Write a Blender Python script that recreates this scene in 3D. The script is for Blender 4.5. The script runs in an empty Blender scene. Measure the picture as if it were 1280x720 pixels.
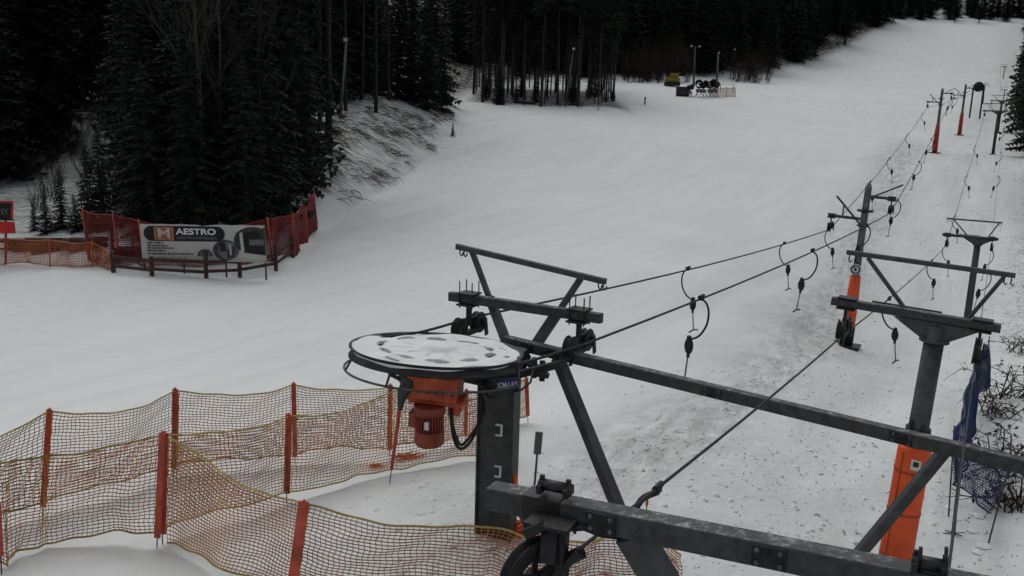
import bpy, math, random
import numpy as np
from mathutils import Vector, Matrix
random.seed(7)
RND = np.random.RandomState(11)
scene = bpy.context.scene
COL = scene.collection
V = Vector
Z = V((0, 0, 1))

# ------------------------------------------------------------------ camera
F = 1100.0
PITCH = math.radians(12.0)
ROLL = 0.03
CAM = V((0, 0, 10.0))
fwd = V((0, math.cos(PITCH), -math.sin(PITCH)))
r0 = V((1, 0, 0)); u0 = V((0, math.sin(PITCH), math.cos(PITCH)))
right = r0 * math.cos(ROLL) + u0 * math.sin(ROLL)
up = u0 * math.cos(ROLL) - r0 * math.sin(ROLL)

def P(x, y, D):
    D = float(D)
    return CAM + D * (fwd + right * ((x - 640) / F) - up * ((y - 360) / F))

def proj(p):
    d = V(p) - CAM
    D = d.dot(fwd)
    return 640 + F * d.dot(right) / D, 360 - F * d.dot(up) / D, D

cam_d = bpy.data.cameras.new('camera')
cam_d.sensor_width = 36; cam_d.lens = 36 * F / 1280
cam_d.clip_start = 0.1; cam_d.clip_end = 3000
cam = bpy.data.objects.new('camera', cam_d); COL.objects.link(cam)
m = Matrix((right, up, -fwd)).transposed().to_4x4(); m.translation = CAM
cam.matrix_world = m
scene.camera = cam

# direction of the lifts (R) and across them (Q)
R = V((0.489, 0.873, 0)).normalized()
Q = V((R.y, -R.x, 0))
RZ = math.atan2(Q.y, Q.x)

# ------------------------------------------------------------------ terrain
CTRL = [(0,720,13),(300,760,12),(55,650,15.4),(198,688,14.0),(216,598,18.0),(368,580,19.2),(487,578,19.4),(658,530,22.3),
 (620,662,14.8),(380,760,12.3),(640,720,13.2),(800,720,14.3),(1110,736,17.4),(960,600,20),(1180,650,20.5),(1245,640,20.8),
 (640,500,25.5),(640,400,34),(900,430,34),(1057,432,41),(900,360,44),(1205,411,52),(1230,271,75),(1241,193,106),(1168,190,101),
 (1199,168,127),(640,300,53),(640,200,86),(900,200,92),(900,300,58),(900,140,138),(900,112,172),(960,97,210),(1050,70,260),
 (1190,22,325),(300,345,42),(0,340,43),(175,330,42),(400,275,56),(480,225,72),(560,150,100),(670,133,126),(760,131,128),
 (0,430,30),(300,430,30),(-250,350,42),(-250,600,17),(300,540,21),(1400,190,100),(1400,420,45),(1400,640,21),(800,100,188),
 (650,102,180)]
pts = [P(*c) for c in CTRL]
pts += [V(c) for c in [(-200,0,9),(-200,150,14),(-200,330,45),(200,0,3),(200,140,14),(240,330,48),(0,-60,5),(-160,-60,8),
        (160,-60,5),(0,430,58),(-420,480,80),(420,480,90),(-420,-60,10),(420,-60,10),(110,330,44),(0,-5,4),(-20,-5,4),(20,-5,3.2)]]
PX = np.array([[p.x, p.y] for p in pts]); PZ = np.array([p.z for p in pts])

def tps(r2):
    return 0.5 * r2 * np.log(r2 + 1e-9)
_n = len(PX)
_d2 = ((PX[:, None] - PX[None]) ** 2).sum(2) / 1e4
_A = np.zeros((_n + 3, _n + 3))
_A[:_n, :_n] = tps(_d2) + np.eye(_n) * 1.5e-4
_A[:_n, _n] = 1; _A[:_n, _n + 1:] = PX / 100
_A[_n, :_n] = 1; _A[_n + 1:, :_n] = PX.T / 100
_w = np.linalg.solve(_A, np.concatenate([PZ, np.zeros(3)]))

def rbf(X, Y):
    s = X.shape; X = X.ravel(); Y = Y.ravel(); out = np.empty(len(X))
    for i in range(0, len(X), 20000):
        x = X[i:i + 20000]; y = Y[i:i + 20000]
        d2 = ((x[:, None] - PX[:, 0]) ** 2 + (y[:, None] - PX[:, 1]) ** 2) / 1e4
        out[i:i + 20000] = tps(d2) @ _w[:_n] + _w[_n] + x / 100 * _w[_n + 1] + y / 100 * _w[_n + 2]
    return out.reshape(s)

def hsh(ix, iy, seed):
    h = (ix.astype(np.int64) * 374761393 + iy.astype(np.int64) * 668265263 + seed * 1442695) & 0xffffffff
    h = ((h ^ (h >> 13)) * 1274126177) & 0xffffffff
    h = h ^ (h >> 16)
    return (h & 0xffff) / 65535.0

def vn(X, Y, scale, seed=0):
    x = X / scale; y = Y / scale
    ix = np.floor(x); iy = np.floor(y); fx = x - ix; fy = y - iy
    fx = fx * fx * (3 - 2 * fx); fy = fy * fy * (3 - 2 * fy)
    a = hsh(ix, iy, seed); b = hsh(ix + 1, iy, seed); c = hsh(ix, iy + 1, seed); d = hsh(ix + 1, iy + 1, seed)
    return (a * (1 - fx) + b * fx) * (1 - fy) + (c * (1 - fx) + d * fx) * fy - 0.5

# edge of the run (pixel x, pixel y, depth, slope, cap) of what rises beyond it
EDGE = [(-500,360,36,.25,9),(0,325,43,.22,9),(140,345,41.5,.25,9),(290,347,41,.35,9),(372,325,43.5,.4,8),(394,290,52,.75,6.5),
        (455,256,61.5,.85,6.4),(522,208,77,.8,5.8),(566,160,96,.6,4),(580,122,122,.2,2),(600,110,150,.1,3),(680,100,185,.15,20),
        (790,99,195,.2,40),(960,97,212,.3,60),(1050,70,262,.2,30),(1100,44,290,.04,3),(1130,32,305,.03,3),(1200,20,330,.05,6),(1500,20,345,.05,6)]
EP = np.array([[P(e[0], e[1], e[2]).x, P(e[0], e[1], e[2]).y] for e in EDGE])
ES = np.array([[e[3], e[4]] for e in EDGE])

def edge_dist(X, Y):
    """signed distance (positive beyond the edge), slope, cap"""
    sh = X.shape; X = X.ravel(); Y = Y.ravel()
    best = np.full(X.shape, 1e9); sg = np.zeros(X.shape); sl = np.zeros(X.shape); cp = np.zeros(X.shape); par = np.zeros(X.shape)
    for i in range(len(EP) - 1):
        a = EP[i]; b = EP[i + 1]; ab = b - a; L2 = (ab ** 2).sum()
        t = np.clip(((X - a[0]) * ab[0] + (Y - a[1]) * ab[1]) / L2, 0, 1)
        dx = X - a[0] - t * ab[0]; dy = Y - a[1] - t * ab[1]; d = np.hypot(dx, dy)
        m_ = d < best - 1e-6
        best[m_] = d[m_]
        side = (ab[0] * dy - ab[1] * dx)[m_]
        sg[m_] = np.sign(side)
        sl[m_] = (ES[i, 0] * (1 - t) + ES[i + 1, 0] * t)[m_]; cp[m_] = (ES[i, 1] * (1 - t) + ES[i + 1, 1] * t)[m_]
        par[m_] = (i + t)[m_]
    return (best * sg).reshape(sh), sl.reshape(sh), cp.reshape(sh), par.reshape(sh)

RIDGE = [P(-400, 330, 60), P(-60, 262, 62), P(0, 232, 66), P(60, 192, 70), P(110, 158, 73), P(170, 118, 76), P(240, 60, 80)]
RX = np.array([p.x for p in RIDGE]); RY = np.array([p.y for p in RIDGE])
A_FOOT = P(1057, 432, 41)
B_FOOT = P(1205, 411, 52)

TX = None
def tow(X, Y):
    if TX is None: return np.zeros_like(X)
    w = 1.1 + Y / 60 + vn(X, Y, 4, 61) * 1.2
    c = np.interp(Y, TY, TX) + vn(X, Y, 9, 62) * 1.2
    return np.exp(-((X - c) / w) ** 2) * (Y > TY[0] - 2) * np.clip((TY[-1] - Y) / 15, 0, 1)

def masks(X, Y):
    d, sl, cp, par = edge_dist(X, Y)
    s = (X - B_FOOT.x) * Q.x + (Y - B_FOOT.y) * Q.y      # across the lifts, 0 on the right-hand one
    rough = np.clip((s + 9.5) / 6, 0, 1) * 0.55 + np.clip((s - 1.0) / 3, 0, 1) * 0.45
    rough = rough + .7 * np.clip((s - 1.2) / 2.5, 0, 1) * np.clip((Y - 14) / 10, 0, 1)
    rough *= np.clip((Y - 2) / 8, 0, 1)
    rough = np.maximum(rough, .45 * np.clip((d + 9) / 5, 0, 1) * (d < 1) * (par > 4.8) * (par < 9))
    rough = np.maximum(rough, .75 * np.exp(-(((X + .9) / 1.6) ** 2 + ((Y - 15.4) / 1.3) ** 2)))
    bank = np.clip(d / 1.2 - 0.3 + vn(X, Y, 3, 3) * 1.6, 0, 1) * (par > 4.6) * (par < 8.7) * np.clip((11 - d) / 3, 0, 1)
    bank = np.maximum(bank, 0.75 * np.clip(d / 3 - .5, 0, 1) * (par <= 4.6))
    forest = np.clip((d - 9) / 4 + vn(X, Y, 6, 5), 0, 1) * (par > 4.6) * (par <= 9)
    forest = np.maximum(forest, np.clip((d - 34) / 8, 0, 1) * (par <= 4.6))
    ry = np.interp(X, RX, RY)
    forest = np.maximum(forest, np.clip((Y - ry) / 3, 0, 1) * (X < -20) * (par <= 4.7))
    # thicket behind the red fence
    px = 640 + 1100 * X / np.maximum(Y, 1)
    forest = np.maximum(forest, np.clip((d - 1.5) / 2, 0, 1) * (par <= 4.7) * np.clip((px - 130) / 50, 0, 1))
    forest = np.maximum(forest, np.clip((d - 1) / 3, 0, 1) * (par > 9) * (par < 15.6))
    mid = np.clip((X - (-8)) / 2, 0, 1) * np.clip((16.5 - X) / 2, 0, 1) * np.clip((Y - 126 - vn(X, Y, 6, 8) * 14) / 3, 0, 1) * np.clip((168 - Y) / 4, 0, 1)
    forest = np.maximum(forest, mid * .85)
    return d, sl, cp, rough, bank, forest, s

def H(X, Y, detail=False):
    X = np.asarray(X, float); Y = np.asarray(Y, float)
    z = rbf(X, Y)
    d, sl, cp, rough, bank, forest, s = masks(X, Y)
    dp = np.maximum(d, 0)
    z = z + cp * (1 - np.exp(-sl * dp / np.maximum(cp, .1)))
    z = z + vn(X, Y, 9, 21) * 0.25 * np.clip((Y - 20) / 30, 0, 1)
    if detail:
        z = z + vn(X, Y, 1.3, 22) * (0.03 + .16 * rough + .35 * bank) + vn(X, Y, 0.55, 23) * (.015 + .10 * rough + .1 * bank)
        z = z + np.clip(vn(X, Y, 2.2, 31), 0.1, 1) * .5 * np.clip((s - 1.5) / 2, 0, 1)
        z = z + (vn(X, Y, .7, 41) * .13 + vn(X, Y, .35, 42) * .07 - .06) * tow(X, Y)
        # the worn tow tracks
        for c in (-2.0, -10.2):
            z = z - 0.10 * np.exp(-((s - c) / .8) ** 2) * np.clip((Y - 14) / 8, 0, 1)
    return z

def gz(x, y):
    return float(H(np.array([x]), np.array([y]))[0])

def hit(x, y, d0=5.0, d1=420.0):
    x = float(x); y = float(y)
    """where the ray through a pixel meets the ground"""
    Ds = np.geomspace(d0, d1, 700)
    p0 = np.array(P(x, y, 1.0)) - np.array(CAM)
    pp = np.array(CAM)[None] + Ds[:, None] * p0[None]
    g = pp[:, 2] - H(pp[:, 0], pp[:, 1])
    i = int(np.argmax(g < 0))
    if i == 0: i = len(Ds) - 1
    t = g[i - 1] / (g[i - 1] - g[i])
    D = Ds[i - 1] * (1 - t) + Ds[i] * t
    return P(x, y, D)

RIDGE = [P(-400, 330, 60)] + [hit(x, y) for x, y in ((-120, 285), (-50, 262), (0, 236), (40, 212), (80, 180), (115, 150), (160, 122))] + [P(260, 60, 90)]
RX = np.array([p.x for p in RIDGE]); RY = np.array([p.y for p in RIDGE]); _o = np.argsort(RX); RX = RX[_o]; RY = RY[_o]

TOW = [hit(x, y) for x, y in ((640, 650), (700, 615), (780, 575), (870, 520), (960, 462), (1030, 400), (1078, 300), (1112, 230), (1148, 170))]
TX = np.array([p.x for p in TOW]); TY = np.array([p.y for p in TOW])

# ------------------------------------------------------------------ materials
def mat(name, base, rough=.6, metal=0.0, var=.25, scale=3.0, bump=.0, spec=.4, bscale=None, second=None, snow=0.0):
    M = bpy.data.materials.new(name); M.use_nodes = True
    nt = M.node_tree; N = nt.nodes; Lk = nt.links; b = N['Principled BSDF']
    b.inputs['Roughness'].default_value = rough; b.inputs['Metallic'].default_value = metal
    b.inputs['Specular IOR Level'].default_value = spec
    tc = N.new('ShaderNodeTexCoord')
    nz = N.new('ShaderNodeTexNoise'); nz.inputs['Scale'].default_value = scale; nz.inputs['Detail'].default_value = 6
    nz.inputs['Roughness'].default_value = .65
    Lk.new(tc.outputs['Object'], nz.inputs['Vector'])
    rp = N.new('ShaderNodeValToRGB'); Lk.new(nz.outputs['Fac'], rp.inputs['Fac'])
    c2 = second or tuple(c * (1 - var) for c in base)
    c3 = base if second else tuple(min(1, c * (1 + var)) for c in base)
    rp.color_ramp.elements[0].position = .35; rp.color_ramp.elements[1].position = .65
    rp.color_ramp.elements[0].color = (*c2, 1); rp.color_ramp.elements[1].color = (*c3, 1)
    out = rp.outputs['Color']
    if 'steel' in name and 'rope' not in name:
        n4 = N.new('ShaderNodeTexNoise'); n4.inputs['Scale'].default_value = 2.3; n4.inputs['Detail'].default_value = 9; n4.inputs['Roughness'].default_value = .75
        Lk.new(tc.outputs['Object'], n4.inputs['Vector'])
        m4 = N.new('ShaderNodeMapRange'); m4.inputs[1].default_value = .56; m4.inputs[2].default_value = .70; m4.inputs[4].default_value = .55
        Lk.new(n4.outputs['Fac'], m4.inputs[0])
        x4 = N.new('ShaderNodeMix'); x4.data_type = 'RGBA'; Lk.new(m4.outputs[0], x4.inputs[0]); Lk.new(out, x4.inputs[6]); x4.inputs[7].default_value = (.10, .055, .035, 1)
        out = x4.outputs[2]
    if snow > 0:
        g = N.new('ShaderNodeNewGeometry'); sx = N.new('ShaderNodeSeparateXYZ'); Lk.new(g.outputs['Normal'], sx.inputs[0])
        mr = N.new('ShaderNodeMapRange'); mr.inputs[1].default_value = .75; mr.inputs[2].default_value = .95
        Lk.new(sx.outputs['Z'], mr.inputs[0])
        n2 = N.new('ShaderNodeTexNoise'); n2.inputs['Scale'].default_value = 9; n2.inputs['Detail'].default_value = 8; n2.inputs['Roughness'].default_value = .75
        Lk.new(tc.outputs['Object'], n2.inputs['Vector'])
        m2 = N.new('ShaderNodeMapRange'); m2.inputs[1].default_value = .62 - .25 * snow; m2.inputs[2].default_value = .72 - .15 * snow
        Lk.new(n2.outputs['Fac'], m2.inputs[0])
        mu = N.new('ShaderNodeMath'); mu.operation = 'MULTIPLY'; Lk.new(mr.outputs[0], mu.inputs[0]); Lk.new(m2.outputs[0], mu.inputs[1])
        mu2 = N.new('ShaderNodeMath'); mu2.operation = 'MULTIPLY'; Lk.new(mu.outputs[0], mu2.inputs[0]); mu2.inputs[1].default_value = snow
        mx = N.new('ShaderNodeMix'); mx.data_type = 'RGBA'; Lk.new(mu2.outputs[0], mx.inputs[0]); Lk.new(out, mx.inputs[6])
        mx.inputs[7].default_value = (.75, .77, .8, 1); out = mx.outputs[2]
    Lk.new(out, b.inputs['Base Color'])
    if bump > 0:
        bn = N.new('ShaderNodeBump'); bn.inputs['Strength'].default_value = bump; bn.inputs['Distance'].default_value = .02
        n3 = N.new('ShaderNodeTexNoise'); n3.inputs['Scale'].default_value = bscale or scale * 6; n3.inputs['Detail'].default_value = 4
        Lk.new(tc.outputs['Object'], n3.inputs['Vector']); Lk.new(n3.outputs['Fac'], bn.inputs['Height']); Lk.new(bn.outputs[0], b.inputs['Normal'])
    return M

MT = {}
MT['steel'] = mat('galvanised_grey_steel', (.085, .09, .092), .55, .25, .3, 4, .25, snow=.35)
MT['steel_pale'] = mat('weathered_pale_steel', (.15, .155, .155), .55, .3, .3, 5, .2, snow=.3)
MT['steel_dark'] = mat('dark_greasy_steel', (.035, .036, .038), .5, .3, .4, 6, .3)
MT['steel_snow'] = mat('frosted_steel_beam', (.072, .078, .078), .6, .2, .3, 9, .3, snow=.42)
MT['rope'] = mat('steel_rope', (.03, .03, .03), .6, .1, .3, 40)
MT['snowcap'] = mat('settled_snow', (.78, .81, .79), .8, 0, .06, 3, .4, spec=.2, bscale=14)
MT['gear_red'] = mat('gearbox_orange_red_paint', (.46, .075, .025), .5, 0, .3, 4, .2)
MT['motor_red'] = mat('motor_red_paint', (.30, .060, .035), .5, 0, .3, 6, .2)
MT['rubber'] = mat('black_rubber', (.02, .02, .02), .6, 0, .3, 10, .2)
MT['pad'] = mat('orange_safety_pad', (.75, .095, .02), .6, 0, .14, 1.4, .5, bscale=5)
MT['pad_red'] = mat('red_safety_pad', (.42, .045, .03), .6, 0, .2, 2, .4, bscale=5)
MT['strap'] = mat('faded_orange_strap', (.40, .07, .03), .7, 0, .3, 6)
MT['white'] = mat('white_paint', (.7, .7, .7), .5, 0, .08, 3)
MT['black'] = mat('black_print', (.015, .015, .016), .5, 0, .2, 3)
MT['stake'] = mat('red_plastic_stake', (.52, .085, .05), .5, 0, .3, 3, .15)
MT['spike'] = mat('steel_spike', (.06, .055, .05), .5, .5, .2, 8)
MT['net_dark'] = mat('net_strand_maroon', (.36, .095, .025), .7, 0, .5, 1.2)
MT['net_olive'] = mat('net_strand_ochre', (.52, .31, .07), .7, 0, .4, 1.5)
MT['net_rim'] = mat('net_rim_yellow', (.36, .26, .07), .7, 0, .35, 2)
MT['net_red'] = mat('net_red_deep', (.20, .022, .022), .7, 0, .3, 2)
MT['net_orange'] = mat('net_orange_faded', (.42, .13, .05), .7, 0, .3, 2)
MT['net_blue'] = mat('net_blue', (.012, .03, .13), .6, 0, .4, 2)
MT['blue_cloth'] = mat('dark_blue_cloth', (.012, .016, .045), .7, 0, .4, 3, .3)
MT['wood'] = mat('old_fence_wood', (.085, .045, .035), .8, 0, .4, 6, .5, snow=.4)
MT['banner'] = mat('banner_vinyl', (.50, .49, .46), .5, 0, .06, 1)
MT['orange_print'] = mat('orange_print', (.50, .17, .05), .5, 0, .1, 3)
MT['gear_brown'] = mat('brown_orange_print', (.30, .11, .04), .5, 0, .1, 3)
MT['grey_print'] = mat('grey_print', (.16, .165, .17), .5, 0, .3, 6)
MT['grey2_print'] = mat('dark_grey_print', (.05, .052, .055), .5, 0, .3, 6)
MT['red_sign'] = mat('red_sign_board', (.55, .02, .02), .5, 0, .1, 2)
MT['signblue'] = mat('blue_name_plate', (.03, .035, .16), .5, 0, .2, 3)
MT['bark'] = mat('bark_grey_brown', (.05, .043, .038), .9, 0, .4, 3, .6, second=(.022, .019, .017))
MT['bark_pale'] = mat('bark_pale_grey', (.075, .070, .062), .9, 0, .35, 3, .5)
MT['pole_wood'] = mat('weathered_pole', (.10, .10, .09), .8, 0, .3, 3, .4)
MT['needle'] = mat('spruce_needles', (.034, .048, .034), .8, 0, .5, .35, second=(.016, .025, .020), spec=.15)
MT['needle_pine'] = mat('pine_needles', (.036, .046, .032), .8, 0, .5, .35, second=(.018, .025, .020), spec=.15)
MT['twig'] = mat('bare_twig', (.055, .042, .034), .9, 0, .3, 2)
MT['twig_red'] = mat('reddish_twig', (.045, .026, .022), .9, 0, .3, 2)
MT['twig_pale'] = mat('pale_grass_stem', (.15, .13, .10), .9, 0, .35, 2)
MT['yellow'] = mat('yellow_paint', (.26, .17, .03), .5, 0, .2, 3)
MT['lamp'] = mat('lamp_glass', (.6, .62, .62), .2, 0, .05, 3)
MT['hay'] = mat('dead_leaves', (.10, .055, .035), .9, 0, .4, 3)

def snow_material():
    M = bpy.data.materials.new('snow_ground'); M.use_nodes = True
    nt = M.node_tree; N = nt.nodes; L = nt.links; b = N['Principled BSDF']
    b.inputs['Roughness'].default_value = .75; b.inputs['Specular IOR Level'].default_value = .25
    tc = N.new('ShaderNodeTexCoord'); at = N.new('ShaderNodeAttribute'); at.attribute_name = 'mask'
    sp = N.new('ShaderNodeSeparateColor'); L.new(at.outputs['Color'], sp.inputs[0])
    def noise(scale, detail=5, rough=.6, vec=None, dist=0):
        n = N.new('ShaderNodeTexNoise'); n.inputs['Scale'].default_value = scale; n.inputs['Detail'].default_value = detail
        n.inputs['Roughness'].default_value = rough; n.inputs['Distortion'].default_value = dist
        L.new(vec or tc.outputs['Object'], n.inputs['Vector']); return n.outputs['Fac']
    def mapr(x, a, c, lo=0, hi=1):
        n = N.new('ShaderNodeMapRange'); n.inputs[1].default_value = a; n.inputs[2].default_value = c
        n.inputs[3].default_value = lo; n.inputs[4].default_value = hi; L.new(x, n.inputs[0]); return n.outputs[0]
    def math_(op, a, c):
        n = N.new('ShaderNodeMath'); n.operation = op
        for i, q in ((0, a), (1, c)):
            if isinstance(q, (int, float)): n.inputs[i].default_value = q
            else: L.new(q, n.inputs[i])
        return n.outputs[0]
    def mix(f, a, c):
        n = N.new('ShaderNodeMix'); n.data_type = 'RGBA'
        if isinstance(f, (int, float)): n.inputs[0].default_value = f
        else: L.new(f, n.inputs[0])
        for i, q in ((6, a), (7, c)):
            if isinstance(q, tuple): n.inputs[i].default_value = (*q, 1)
            else: L.new(q, n.inputs[i])
        return n.outputs[2]
    rough_, bank_, forest_ = sp.outputs[0], sp.outputs[1], sp.outputs[2]
    # clean snow with a little tone of its own
    base = mix(mapr(noise(.12, 4), .35, .65), (.74, .775, .755), (.80, .825, .805))
    base = mix(math_('MULTIPLY', mapr(noise(1.6, 6), .45, .75), .18), base, (.62, .64, .65))
    # faint groomer lines running with the lifts
    mp = N.new('ShaderNodeMapping'); mp.inputs['Rotation'].default_value = (0, 0, math.atan2(R.x, R.y)); L.new(tc.outputs['Object'], mp.inputs[0])
    mp2 = N.new('ShaderNodeMapping'); mp2.inputs['Scale'].default_value = (1, .06, 1); L.new(mp.outputs[0], mp2.inputs[0])
    lines = noise(1.1, 5, .6, mp2.outputs[0])
    mp4 = N.new('ShaderNodeMapping'); mp4.inputs['Scale'].default_value = (1, .3, 1); L.new(mp.outputs[0], mp4.inputs[0])
    base = mix(math_('MULTIPLY', mapr(lines, .46, .66), .34), base, (.64, .67, .66))
    # dirt dragged into the rough strip
    soil = mapr(noise(.6, 6, .7, mp2.outputs[0]), .52, .74)
    base = mix(math_('MULTIPLY', math_('MULTIPLY', soil, rough_), .55), base, (.40, .40, .39))
    sc_ = mapr(noise(2.2, 6, .75, mp4.outputs[0], .4), .36, .62)
    base = mix(math_('MULTIPLY', math_('MULTIPLY', sc_, at.outputs['Alpha']), .72), base, (.31, .31, .30))
    lane = mapr(noise(.22, 3, .5, mp2.outputs[0]), .48, .62)
    base = mix(math_('MULTIPLY', math_('MULTIPLY', lane, rough_), .5), base, (.48, .49, .49))
    # needles, bark and clods
    mp3 = N.new('ShaderNodeMapping'); mp3.inputs['Scale'].default_value = (1, .55, 1); L.new(mp.outputs[0], mp3.inputs[0])
    fl = noise(7.0, 3, .7, mp3.outputs[0], .6)
    fl2 = noise(2.6, 4, .7, mp3.outputs[0], .4)
    th = math_('MULTIPLY', math_('MAXIMUM', rough_, at.outputs['Alpha']), mapr(noise(.35, 4), .3, .62, .25, 1))
    d1 = math_('GREATER_THAN', math_('ADD', fl, math_('MULTIPLY', th, .13)), .705)
    d2 = math_('GREATER_THAN', math_('ADD', fl2, math_('MULTIPLY', th, .13)), .735)
    deb = math_('MAXIMUM', d1, d2)
    base = mix(math_('MULTIPLY', math_('MULTIPLY', deb, mapr(rough_, .1, .4)), .75), base, (.10, .09, .08))
    # grass and brush showing through on the bank, streaks run down it
    mpb = N.new('ShaderNodeMapping'); mpb.inputs['Rotation'].default_value = (0, 0, .55); mpb.inputs['Scale'].default_value = (.35, 2.6, .12); L.new(tc.outputs['Object'], mpb.inputs[0])
    bs = mapr(noise(2.1, 5, .75, mpb.outputs[0], .5), .45, .55)
    base = mix(math_('MULTIPLY', math_('MULTIPLY', bs, bank_), .85), base, mix(mapr(noise(3), .4, .6), (.09, .08, .065), (.20, .19, .17)))
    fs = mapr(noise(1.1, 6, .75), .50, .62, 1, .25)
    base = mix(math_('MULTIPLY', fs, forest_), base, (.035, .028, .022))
    L.new(base, b.inputs['Base Color'])
    bn = N.new('ShaderNodeBump'); bn.inputs['Distance'].default_value = .08
    L.new(mapr(rough_, 0, 1, .22, .9), bn.inputs['Strength'])
    hh = math_('ADD', math_('MULTIPLY', noise(3.2, 7, .65), 1.0), math_('MULTIPLY', lines, .5))
    L.new(hh, bn.inputs['Height'])
    bn2 = N.new('ShaderNodeBump'); bn2.inputs['Distance'].default_value = .04; bn2.inputs['Strength'].default_value = .35
    L.new(noise(16, 3), bn2.inputs['Height']); L.new(bn.outputs[0], bn2.inputs['Normal'])
    L.new(bn2.outputs[0], b.inputs['Normal'])
    return M
MT['snow'] = snow_material()

# ------------------------------------------------------------------ mesh helpers
ORG = {}
class MB:
    def __init__(s): s.v = []; s.f = []; s.m = []; s.s = []
    def add(s, vs, fs, smooth=False, mi=0):
        o = len(s.v); s.v += [tuple(v) for v in vs]
        for f in fs: s.f.append([i + o for i in f]); s.m.append(mi); s.s.append(smooth)
    def beam(s, p0, p1, w, h, upv=Z, ch=.012, mi=0):
        p0 = V(p0); p1 = V(p1); a = (p1 - p0).normalized()
        side = a.cross(upv)
        if side.length < 1e-4: side = a.cross(V((1, 0, 0)))
        side.normalize(); u = side.cross(a)
        w /= 2; h /= 2; c = min(ch, w * .4, h * .4)
        pr = [(w, h - c), (w - c, h), (-w + c, h), (-w, h - c), (-w, -h + c), (-w + c, -h), (w - c, -h), (w, -h + c)]
        vs = [p + side * x + u * y for p in (p0, p1) for x, y in pr]
        fs = [[i, (i + 1) % 8, 8 + (i + 1) % 8, 8 + i] for i in range(8)] + [list(range(7, -1, -1)), list(range(8, 16))]
        s.add(vs, fs, False, mi); return s
    def box(s, c, sx, sy, sz, ax=None, ch=.008, mi=0):
        ax = ax or (V((1, 0, 0)), V((0, 1, 0)), Z); c = V(c)
        return s.beam(c - ax[0] * sx / 2, c + ax[0] * sx / 2, sy, sz, ax[2], ch, mi)
    def tube(s, path, r, n=8, smooth=True, mi=0, cap=True):
        path = [V(p) for p in path]; k = len(path)
        rs = r if isinstance(r, (list, tuple)) else [r] * k
        vs = []; ref = None
        for i, p in enumerate(path):
            t = (path[min(i + 1, k - 1)] - path[max(i - 1, 0)])
            if t.length < 1e-9: t = V((0, 0, 1))
            t.normalize()
            if ref is None:
                ref = t.cross(Z) if abs(t.z) < .95 else t.cross(V((1, 0, 0)))
            ref = (ref - t * ref.dot(t)).normalized(); b = t.cross(ref)
            for j in range(n):
                a = 2 * math.pi * j / n
                vs.append(p + (ref * math.cos(a) + b * math.sin(a)) * rs[i])
        fs = []
        for i in range(k - 1):
            for j in range(n):
                fs.append([i * n + j, i * n + (j + 1) % n, (i + 1) * n + (j + 1) % n, (i + 1) * n + j])
        s.add(vs, fs, smooth, mi)
        if cap and n > 2:
            o = len(s.v) - len(vs)
            s.f.append([o + j for j in range(n - 1, -1, -1)]); s.m.append(mi); s.s.append(False)
            s.f.append([o + (k - 1) * n + j for j in range(n)]); s.m.append(mi); s.s.append(False)
        return s
    def cyl(s, p0, p1, r, n=16, mi=0, r2=None): return s.tube([p0, p1], [r, r if r2 is None else r2], n, True, mi)
    def lathe(s, c, axis, prof, n=32, mi=0, smooth=True):
        """prof: (radius, height along axis)"""
        axis = V(axis).normalized(); c = V(c)
        a = axis.cross(Z) if abs(axis.z) < .9 else axis.cross(V((1, 0, 0)))
        a.normalize(); b = axis.cross(a); k = len(prof); vs = []
        for r_, h_ in prof:
            for j in range(n):
                t = 2 * math.pi * j / n
                vs.append(c + axis * h_ + (a * math.cos(t) + b * math.sin(t)) * r_)
        fs = [[i * n + j, i * n + (j + 1) % n, (i + 1) * n + (j + 1) % n, (i + 1) * n + j] for i in range(k - 1) for j in range(n)]
        s.add(vs, fs, smooth, mi); return s
    def ell(s, c, rx, ry, rz, ax=None, n=12, mi=0):
        ax = ax or (V((1, 0, 0)), V((0, 1, 0)), Z); c = V(c); k = 8; vs = []
        for i in range(k + 1):
            ph = math.pi * i / k
            for j in range(n):
                t = 2 * math.pi * j / n
                vs.append(c + ax[0] * rx * math.sin(ph) * math.cos(t) + ax[1] * ry * math.sin(ph) * math.sin(t) - ax[2] * rz * math.cos(ph))
        fs = [[i * n + j, i * n + (j + 1) % n, (i + 1) * n + (j + 1) % n, (i + 1) * n + j] for i in range(k) for j in range(n)]
        s.add(vs, fs, True, mi); return s
    def build(s, name, mats, parent=None, origin=None):
        if not isinstance(mats, (list, tuple)): mats = [mats]
        o_ = V((0, 0, 0))
        if parent is not None: o_ = ORG.get(parent.name, V((0, 0, 0)))
        elif origin is not None: o_ = V(origin)
        me = bpy.data.meshes.new(name)
        me.from_pydata([(v[0] - o_.x, v[1] - o_.y, v[2] - o_.z) for v in s.v], [], s.f)
        me.polygons.foreach_set('material_index', s.m); me.polygons.foreach_set('use_smooth', s.s)
        for q in mats: me.materials.append(MT[q] if isinstance(q, str) else q)
        me.update()
        ob = bpy.data.objects.new(name, me); COL.objects.link(ob)
        if parent is not None: ob.parent = parent
        else: ob.location = o_
        ORG[ob.name] = o_
        return ob

def tag(o, label=None, cat=None, group=None, kind=None):
    if label: o['label'] = label
    if cat: o['category'] = cat
    if group: o['group'] = group
    if kind: o['kind'] = kind
    return o

def empty(name, loc, label=None, cat=None, group=None):
    o = bpy.data.objects.new(name, None); COL.objects.link(o); o.location = loc; o.empty_display_size = .3
    ORG[o.name] = V(loc); return tag(o, label, cat, group)

KIDS = {}
def copy_tree(o, parent=None):
    c = o.copy(); COL.objects.link(c)
    if parent is not None: c.parent = parent
    if o.name not in KIDS: KIDS[o.name] = [q for q in o.children]
    for ch in KIDS[o.name]: copy_tree(ch, c)
    return c

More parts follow.
